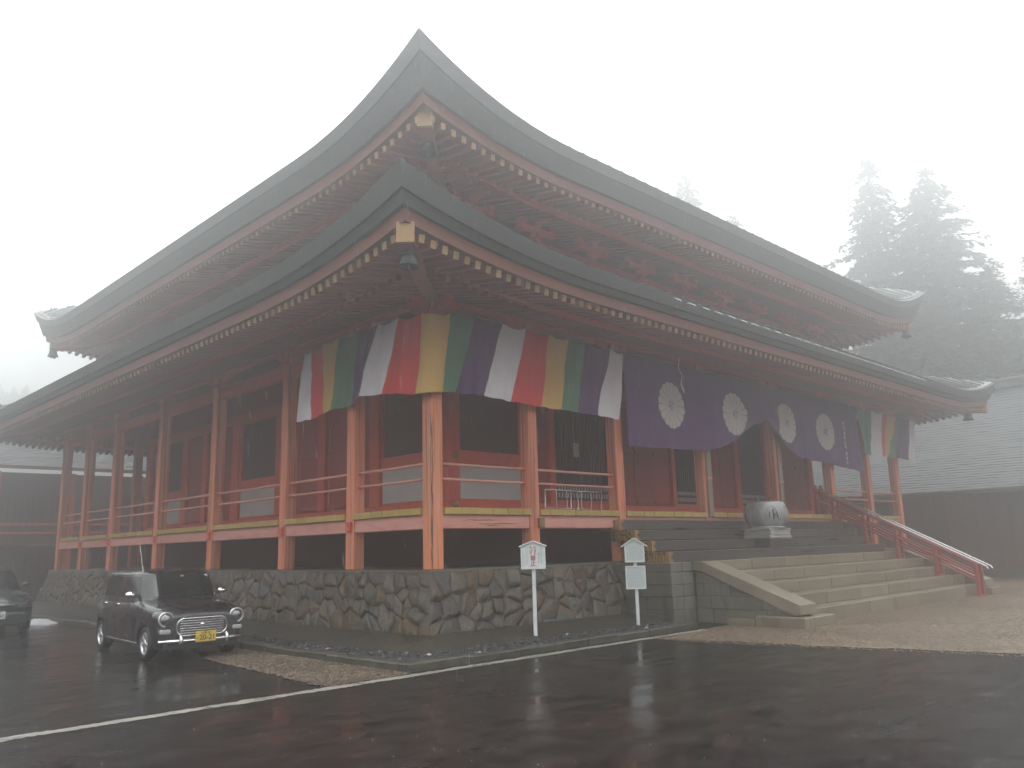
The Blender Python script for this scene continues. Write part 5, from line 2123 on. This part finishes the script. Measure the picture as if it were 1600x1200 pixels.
def build_car(name, label, loc, rz, sh, paint, plate, plate_m, style):
    root = thing(name, label, 'car', loc, rz, 'parked cars')
    # --- body
    y0, y1 = sh.y[0], sh.y[-1]
    ys = [y0 + (y1 - y0) * k / 64 for k in range(65)]
    secs = [sh.sec(y) for y in ys]
    n = len(secs[0])
    vs, fs = [], []
    for y, p in zip(ys, secs):
        full = [(x, z) for x, z in p] + [(-x, z) for x, z in p[-2::-1]]
        vs += [(x, y, z) for x, z in full]
    m = 2 * n - 1
    for i in range(64):
        for j in range(m):
            a, b = i * m + j, i * m + (j + 1) % m
            fs.append((a, b, b + m, a + m))
    mb = MB()
    mb.add(vs, fs, 0, True)
    mb.add(vs[:m], [tuple(range(m))[::-1]], 0, False)
    mb.add(vs[-m:], [tuple(range(m))], 0, False)
    me = mb.mesh('body', [M[paint], M['black']])
    import bmesh
    bm = bmesh.new()
    bm.from_mesh(me)
    bmesh.ops.remove_doubles(bm, verts=bm.verts, dist=1e-5)
    bmesh.ops.recalc_face_normals(bm, faces=bm.faces)
    bm.to_mesh(me)
    bm.free()
    body = link('body', me, root)
    cut = MB()
    for ay in sh.axles:
        for sx in (-1, 1):
            cut.lathe([(0, -.26), (sh.wr + .055, -.26), (sh.wr + .055, .30), (0, .30)], 28, 0, False, T(sx * (max(sh.w) - .10), ay, sh.wr, 0, 0, R(90) * sx))
    cme = cut.mesh('cutter', [M['black']])
    bm = bmesh.new()
    bm.from_mesh(cme)
    bmesh.ops.remove_doubles(bm, verts=bm.verts, dist=1e-5)
    bmesh.ops.recalc_face_normals(bm, faces=bm.faces)
    bm.to_mesh(cme)
    bm.free()
    co = bpy.data.objects.new('cutter', cme)
    COL.objects.link(co)
    co.parent = root
    md = body.modifiers.new('arches', 'BOOLEAN')
    md.operation = 'DIFFERENCE'
    md.solver = 'EXACT'
    md.material_mode = 'TRANSFER'
    md.object = co
    dg = bpy.context.evaluated_depsgraph_get()
    nm = bpy.data.meshes.new_from_object(body.evaluated_get(dg))
    body.modifiers.clear()
    nm.name = 'body'
    body.data = nm
    bpy.data.objects.remove(co)
    # --- greenhouse shell
    zs = [q[0] for q in sh.gh]
    zz = []
    for i in range(len(zs) - 1):
        k = 6 if i < len(zs) - 3 else 3
        zz += [zs[i] + (zs[i + 1] - zs[i]) * q / k for q in range(k)]
    zz.append(zs[-1])
    rows = []
    for z in zz:
        a, b, h = sh.ghp(z)
        row = []
        for k in range(49):
            t = 2 * math.pi * k / 48
            cx, sy = math.cos(t), math.sin(t)
            e = 2 / 6
            row.append((h * math.copysign(abs(cx) ** e, cx), (a + b) / 2 + (b - a) / 2 * math.copysign(abs(sy) ** e, sy), z))
        rows.append(row)
    mb = MB()
    mb.grid(rows, 0, True)
    top = rows[-1][:-1]
    c = Vector((0, sum(p[1] for p in top) / 48, zs[-1] + .012))
    mb.add(top + [c], [(k, (k + 1) % 48, 48) for k in range(48)], 0, True)
    mb.build('roof', M[paint], root)
    # --- glass
    def patch(fn, a0, a1, z0, z1, nm_, na=10, nz_=8, in0=0.0, in1=0.0, mm='glass_dark'):
        rows = []
        for j in range(nz_ + 1):
            z = lerp(z0, z1, j / nz_)
            rows.append([fn(lerp(a0 + in0 * j / nz_, a1 - in1 * j / nz_, i / na), z) for i in range(na + 1)])
        mb = MB()
        mb.grid(rows, 0, True)
        return mb.build(nm_, M[mm], root)
    g = style['glass']
    ws = patch(lambda x, z: (x, sh.gh_front(x, z) - .006, z + .002), -g['wx'], g['wx'], g['wz0'], g['wz1'], 'windscreen', 16, 8, g['win'], g['win'])
    patch(lambda x, z: (x, sh.gh_front(x, z, False) + .006, z), g['wx'] - .02, -g['wx'] + .02, g['wz0'] + .04, g['wz1'] - .02, 'rear_window', 12, 6, .06, .06)
    for sx in (-1, 1):
        for (a, b, i0, i1) in g['side']:
            patch(lambda y, z: (sx * (sh.gh_side(y, z) + .006), y, z), a, b, g['sz0'], g['sz1'], 'side_window', 10, 6, i0, i1)
    # wipers and screen stickers
    mb = MB()
    for x0, x1 in ((-.42, -.02), (.08, .46)):
        z0 = g['wz0'] + .012
        mb.tube([(x0, sh.gh_front(x0, z0) - .028, z0), (x1, sh.gh_front(x1, z0 + .035) - .018, z0 + .035)], .008, 5)
    mb.build('wiper', M['black'], root)
    if style.get('sticker'):
        for x in (.07, .50):
            z = g['wz1'] - .045
            mb = MB()
            y = sh.gh_front(x, z) - .010
            mb.box(x - .03, x + .03, y - .002, y, z - .02, z + .02, 0)
            mb.build('sticker', M['plate_yellow' if x < .3 else 'sign_white'], ws)
    # --- door panels with handles, sill
    for sx in (-1, 1):
        for (a, b) in style['doors']:
            rows = []
            for j in range(9):
                z = lerp(style['dz'][0], style['dz'][1], j / 8)
                rows.append([(sx * (sh.side_x(lerp(a, b, i / 10), z) + .004), lerp(a, b, i / 10), z) for i in range(11)])
            mb = MB()
            mb.grid(rows, 0, True, flip=(sx < 0))
            d = mb.build('door', M[paint], root)
            hy, hz_ = b - .13, style['dz'][1] - .075
            mb = MB()
            hx = sx * (sh.side_x(hy, hz_) + .006)
            mb.tube([(hx, hy - .06, hz_), (hx + sx * .022, hy - .045, hz_ + .002), (hx + sx * .022, hy + .045, hz_ + .002), (hx, hy + .06, hz_)], [.010, .014, .014, .010], 8)
            mb.build('door_handle', M[style['handle']], d)
            for yy in (a, b):
                mb = MB()
                pts = [(sx * (sh.side_x(yy, lerp(style['dz'][0], style['dz'][1], q / 8)) + .002), yy, lerp(style['dz'][0], style['dz'][1], q / 8)) for q in range(9)]
                mb.tube(pts, .0045, 5, 0, True, False)
                mb.build('door_seal', M['black'], d)
        mb = MB()
        ya, yb = sh.axles[0] + .34, sh.axles[1] - .34
        mb.tube([(sx * (sh.side_x(lerp(ya, yb, q / 8), style['dz'][0] - .035) + .002), lerp(ya, yb, q / 8), style['dz'][0] - .035) for q in range(9)], .012, 6)
        mb.build('sill_trim', M[style['sill']], root)
        # mirror
        my = style['mirror'][0]
        mz = style['mirror'][1]
        mx = sx * (sh.gh_side(my, mz) + .01)
        mb = MB()
        mb.tube([(mx, my, mz - .03), (mx + sx * .07, my + .0, mz - .035)], .016, 6)
        mm_ = mb.build('mirror', M['black'], root)
        mb = MB()
        Mx = T(mx + sx * .13, my - .01, mz + .005)
        mb.lathe([(0, -.045), (.035, -.04), (.058, -.015), (.062, .012), (.058, .03), (0, .032)], 16, 0, True, Mx @ Matrix.Rotation(R(-90), 4, 'X') @ Matrix.Diagonal((1.5, .92, 1.0, 1)))
        mb.build('mirror_shell', M[style['mirror_m']], mm_)
    # --- wheels
    for ay in sh.axles:
        for sx in (-1, 1):
            hub = T(sx * (max(sh.w) - .105), ay, sh.wr, 0, 0, R(90) * sx)
            mb = MB()
            wr = sh.wr
            mb.lathe([(wr * .66, -.08), (wr * .90, -.088), (wr * .985, -.065), (wr, -.03), (wr, .04), (wr * .985, .07), (wr * .92, .088), (wr * .70, .082), (wr * .66, .06)], 32, 0, True, hub)
            wh = mb.build('wheel', M['rubber'], root)
            mb = MB()
            mb.lathe([(wr * .68, .075), (wr * .66, .084), (wr * .61, .070), (wr * .60, -.06)], 32, 0, True, hub)
            for k in range(7):
                a = 6.2832 * k / 7
                mb.bbox(.03, wr * .63, -.016, .016, .045, .068, .005, 0, hub @ Matrix.Rotation(a, 4, 'Z'))
            mb.lathe([(.0, .082), (.035, .080), (.052, .066), (.055, .04)], 14, 0, True, hub)
            mb.build('rim', M['alloy'], wh)
            mb = MB()
            mb.lathe([(0, .02), (wr * .62, .02)], 20, 0, False, hub)
            mb.build('brake_disc', M['black'], wh)
    style['front'](root, sh, paint)
    # --- plate
    px_, py, pz = style['plate_at']
    mb = MB()
    mb.bbox(-.165, .165, -.006, .006, -.0825, .0825, .004, 0, T(px_, py, pz))
    pl = mb.build('number_plate', M[plate_m], root)
    for body_, sz, dx, dz in plate:
        o = place_text(pl, body_, sz, px_ + dx, pz + dz, 'ink', py - .0065)
    if plate_m == 'plate_yellow':
        mb = MB()
        mb.bbox(-.165, .165, -.008, .004, -.094, -.085, .002, 0, T(px_, py, pz))
        mb.build('plate_trim', M['chrome'], pl)
    return root


# retro black car : front points along -y
ST = [(-1.735, .59, .665, .25), (-1.70, .645, .735, .21), (-1.60, .695, .80, .185), (-1.40, .722, .855, .175), (-1.0, .735, .905, .17), (-.72, .7375, .94, .17), (-.2, .7375, .955, .17), (.6, .7375, .955, .17), (1.2, .735, .95, .17), (1.46, .715, .935, .18), (1.62, .66, .90, .22), (1.66, .61, .84, .26)]
GH = [(.90, -.88, 1.63, .715), (.96, -.825, 1.605, .705), (1.12, -.70, 1.55, .682), (1.28, -.575, 1.48, .652), (1.375, -.49, 1.41, .625), (1.42, -.39, 1.32, .57), (1.44, -.18, 1.12, .45)]
SH1 = CarShape(ST, GH, .265, (-1.18, 1.18))


def retro_front(root, sh, paint):
    yf = -1.735
    # grille : rounded frame, bars, emblem
    def rr(w, h, r_, n=8):
        out = []
        for (cx, cz, a0) in ((w - r_, h - r_, 0), (-w + r_, h - r_, 90), (-w + r_, -h + r_, 180), (w - r_, -h + r_, 270)):
            for k in range(n + 1):
                a = R(a0 + 90 * k / n)
                out.append((cx + r_ * math.cos(a), cz + r_ * math.sin(a)))
        return out
    o = rr(.405, .135, .115)
    gz = .525
    def gy(x):
        return yf - .018 + .05 * (x / .5) ** 2
    mb = MB()
    mb.add([(x, gy(x) + .006, gz + z) for x, z in o], [tuple(range(len(o)))[::-1]], 0)
    mb.add([(x, gy(x) + .006, gz + z) for x, z in o] + [(x, yf + .05, gz + z) for x, z in o], [(k, (k + 1) % len(o), (k + 1) % len(o) + len(o), k + len(o)) for k in range(len(o))], 0)
    gr = mb.build('grille', M['black'], root)
    mb = MB()
    pts = [(x, gy(x) - .004, gz + z) for x, z in o]
    mb.tube(pts + pts[:2], .013, 7, 0, True, False)
    mb.build('grille_frame', M['chrome'], gr)
    for k in range(6):
        z = -.095 + k * .038
        hw = .40 - (.035 if abs(z) > .08 else (.012 if abs(z) > .05 else 0))
        mb = MB()
        mb.tube([(x, gy(x) - .002, gz + z) for x in [-hw + 2 * hw * q / 8 for q in range(9)]], .0065, 6)
        mb.build('grille_bar', M['chrome'], gr)
    mb = MB()
    mb.lathe([(0, .016), (.03, .012), (.042, 0)], 16, 0, True, T(0, yf - .022, gz + .03, 0, R(90)) @ Matrix.Diagonal((1, .68, 1, 1)))
    mb.build('emblem', M['chrome'], gr)
    for sx in (-1, 1):
        # round lamp standing in a painted bowl on the wing
        hx, hz_ = sx * .575, .66
        L_ = T(hx, yf + .055, hz_, 0, R(90))
        mb = MB()
        mb.lathe([(.155, -.20), (.150, -.10), (.135, -.02), (.122, .012), (.118, .03)], 26, 0, True, L_)
        hl = mb.build('headlight', M[paint], root)
        mb = MB()
        mb.lathe([(.122, .02), (.126, .04), (.112, .052), (.098, .046), (.096, .03)], 26, 0, True, L_)
        mb.build('lamp_ring', M['alloy'], hl)
        mb = MB()
        mb.lathe([(.097, .030), (.085, .050), (.055, .066), (.0, .074)], 22, 0, True, L_)
        mb.build('lens', M['lamp_glass'], hl)
        mb = MB()
        x0, x1 = sorted((sx * .50, sx * .665))
        mb.bbox(x0, x1, yf - .022, yf + .10, .43, .505, .02)
        mb.build('side_lamp', M['lamp_grey'], root)
    mb = MB()
    pts = [(x, yf - .075 + .10 * (abs(x) / .66) ** 3, .315) for x in [-.675 + 1.35 * q / 16 for q in range(17)]]
    mb.tube(pts, [.024] + [.030] * 15 + [.024], 10)
    bu = mb.build('bumper', M['chrome'], root)
    for x in (-.37, .37):
        mb = MB()
        mb.tube([(x, yf - .10, .265), (x, yf - .118, .33), (x, yf - .095, .385), (x, yf - .06, .405)], [.028, .034, .030, .018], 8)
        mb.build('overrider', M['chrome'], bu)
    mb = MB()
    mb.bbox(-.60, .60, yf + .0, yf + .06, .185, .34, .03)
    mb.build('lower_apron', M['black'], root)
    # bonnet seam and bright crease
    for sx in (-1, 1):
        mb = MB()
        P = []
        for q in range(13):
            y = lerp(-1.66, -.80, q / 12)
            x = sx * lerp(.47, .60, q / 12)
            P.append((x, y, sh.top_z(x, y) + .001))
        mb.tube(P, .005, 5, 0, True, False)
        mb.build('bonnet_seam', M['black'], root)
    mb = MB()
    P = []
    for q in range(13):
        x = lerp(-.47, .47, q / 12)
        P.append((x, -1.655, sh.top_z(x, -1.655) + .001))
    mb.tube(P, .005, 5, 0, True, False)
    mb.build('bonnet_seam', M['black'], root)
    mb = MB()
    mb.tube([(-.54, -.42, 1.40), (-.55, -.36, 1.54), (-.58, -.26, 1.92)], [.008, .006, .004], 6)
    mb.build('antenna', M['steel'], root)


build_car('parked_car', 'dark retro hatchback with round lamps, chrome grille and yellow plate', (-3.26, 3.72, GZ), R(-3.5), SH1, 'car_black',
          [('20-21', .112, .022, -.022), ('京都 50', .046, .0, .052), ('き', .040, -.135, -.025)], 'plate_yellow',
          dict(glass=dict(wx=.625, win=.06, wz0=.975, wz1=1.36, sz0=.985, sz1=1.325, side=[(-.64, .27, .20, .0), (.33, 1.05, .0, .04), (1.10, 1.42, .0, .13)]),
               doors=[(-.72, .30), (.305, 1.02)], dz=(.29, .93), handle='chrome', sill='chrome', mirror=(-.60, 1.03), mirror_m='chrome', sticker=True,
               front=retro_front, plate_at=(.02, -1.735 - .115, .37))).scale = (1.02, 1.07, 1.0)

# rounder dark green car cut by the left edge
ST2 = [(-1.78, .55, .60, .24), (-1.74, .66, .68, .20), (-1.60, .76, .78, .18), (-1.35, .80, .86, .17), (-.95, .815, .93, .17), (-.55, .82, .98, .17), (0, .82, .99, .17), (.8, .82, .99, .17), (1.4, .81, .98, .18), (1.7, .77, .95, .22), (1.86, .68, .86, .28)]
GH2 = [(.94, -.90, 1.75, .79), (1.0, -.80, 1.72, .765), (1.2, -.48, 1.62, .72), (1.38, -.20, 1.50, .665), (1.46, -.05, 1.40, .62), (1.50, .08, 1.28, .55), (1.52, .3, 1.05, .44)]
SH2 = CarShape(ST2, GH2, .29, (-1.12, 1.26))


def green_front(root, sh, paint):
    yf = -1.78
    for sx in (-1, 1):
        rows = []
        for j in range(7):
            z = lerp(.60, .775, j / 6)
            row = []
            for i in range(9):
                t = i / 8
                x = sx * lerp(.43 + .06 * (1 - j / 6) * 0, .735 - .05 * (j / 6) ** 2, t)
                # lies on the nose surface : find where the section at y is as wide / as high as the point
                y = yf
                for q in range(60):
                    y = yf + .42 * q / 59
                    if sh.top_z(x, y) >= z and sh.side_x(y, min(z, sh.sec(y)[-1][1] - .03)) >= abs(x):
                        break
                row.append((x, y - .022, z - .05 * (1 - t) * (j / 6)))
            rows.append(row)
        mb = MB()
        mb.grid(rows, 0, True, flip=(sx < 0))
        hl = mb.build('headlight', M['lamp_glass'], root)
        mb = MB()
        mb.tube([rows[0][i] for i in range(9)], .008, 6)
        mb.build('lamp_trim', M['chrome'], hl)
    mb = MB()
    mb.bbox(-.34, .34, yf - .03, yf + .04, .60, .66, .012)
    g_ = mb.build('grille', M['black'], root)
    mb = MB()
    mb.tube([(-.34, yf - .034, .665), (0, yf - .045, .672), (.34, yf - .034, .665)], .009, 6)
    mb.build('grille_trim', M['chrome'], g_)
    mb = MB()
    mb.bbox(-.62, .62, yf - .06, yf + .16, .21, .50, .05)
    bu = mb.build('bumper', M[paint], root)
    mb = MB()
    mb.bbox(-.46, .46, yf - .068, yf - .05, .24, .33, .01)
    mb.build('air_intake', M['black'], bu)


build_car('parked_car', 'dark green car with white plate cut off by the left edge', (-4.33, 12.20, GZ), R(-2), SH2, 'car_green',
          [('11-47', .098, .02, -.022), ('京都 501', .042, .0, .052)], 'plate_white',
          dict(glass=dict(wx=.66, win=.09, wz0=1.02, wz1=1.43, sz0=1.03, sz1=1.39, side=[(-.42, .45, .24, .0), (.51, 1.25, .0, .08)]),
               doors=[(-.62, .45), (.455, 1.2)], dz=(.30, .955), handle='car_green', sill='black', mirror=(-.46, 1.08), mirror_m='car_green', sticker=False,
               front=green_front, plate_at=(0, -1.78 - .075, .44)))

# ------------------------------------------------------------------ water running off the eaves in threads
wm = bpy.data.materials.new('water')
wm.use_nodes = True
_b = wm.node_tree.nodes['Principled BSDF']
_b.inputs['Base Color'].default_value = (.95, .97, .97, 1)
_b.inputs['Roughness'].default_value = .12
_b.inputs['IOR'].default_value = 1.33
_b.inputs['Transmission Weight'].default_value = .55
mb = MB()
_r = random.Random(31)
for E, n, zlo in ((LOW, 1000, GZ), (UPP, 800, 4.2)):
    for _ in range(n):
        side = _r.choice((0, 0, 3))
        a = E.len[side] * _r.random() ** 1.25
        if side == 3:
            a = E.len[3] - a
        x, y, z = E.pt(side, a, -.03 + _r.uniform(-.03, .03), 0)
        if _r.random() < .5 and E is LOW:
            x, y = x - _r.random() * 1.6, y - _r.random() * 1.6
        z1 = _r.uniform(zlo + .2, z - .05)
        ln = _r.uniform(.06, .24)
        r_ = _r.uniform(.0009, .0020)
        mb.tube([(x, y, z1), (x + .010, y, z1 - ln * .35), (x + .022, y + .003, z1 - ln * .8), (x + .028, y, z1 - ln)], [r_ * .4, r_, r_ * .9, r_ * .3], 4, 0, True, False)
mb.build('eave_drips', wm, None, 'stuff')

# small splashes thrown up by the rain on the wet asphalt
mb = MB()
for _ in range(170):
    d = 2.2 + 10 * _r.random() ** 1.4
    a = YAW + _r.uniform(-.62, .62)
    x, y = CAM[0] + d * math.cos(a), CAM[1] + d * math.sin(a)
    if y > -2.75 and x > -2.2 or (x > 2.7 and y > -8) or (x > -3.8 and y > -2.9):
        continue
    r_ = _r.uniform(.0016, .0036)
    mb.lathe([(0, 0), (r_, r_ * .5), (r_ * .8, r_ * 1.5), (0, r_ * 2)], 6, 0, True, T(x, y, GZ + .001))
    for q in range(3):
        aa = _r.random() * 6.28
        mb.lathe([(0, 0), (r_ * .5, r_ * .4), (0, r_ * .9)], 5, 0, True, T(x + .014 * math.cos(aa), y + .014 * math.sin(aa), GZ + .004 + .012 * _r.random()))
mb.build('rain_splashes', M['cord'], None, 'stuff')

# ------------------------------------------------------------------ fog
mb = MB()
mb.box(-150, 150, -90, 150, GZ - 1.1, 33)
hm = bpy.data.materials.new('fog')
hm.use_nodes = True
_n, _l = hm.node_tree.nodes, hm.node_tree.links
_n.clear()
_pv = _n.new('ShaderNodeVolumePrincipled')
_pv.inputs['Density'].default_value = HAZE_DENSITY
_pv.inputs['Anisotropy'].default_value = HAZE_ANISO
_pv.inputs['Color'].default_value = (.985, .99, .99, 1)
_ho = _n.new('ShaderNodeOutputMaterial')
_l.new(_pv.outputs[0], _ho.inputs['Volume'])
hm.cycles.volume_sampling = 'DISTANCE'
mb.build('haze', hm, None, 'stuff')
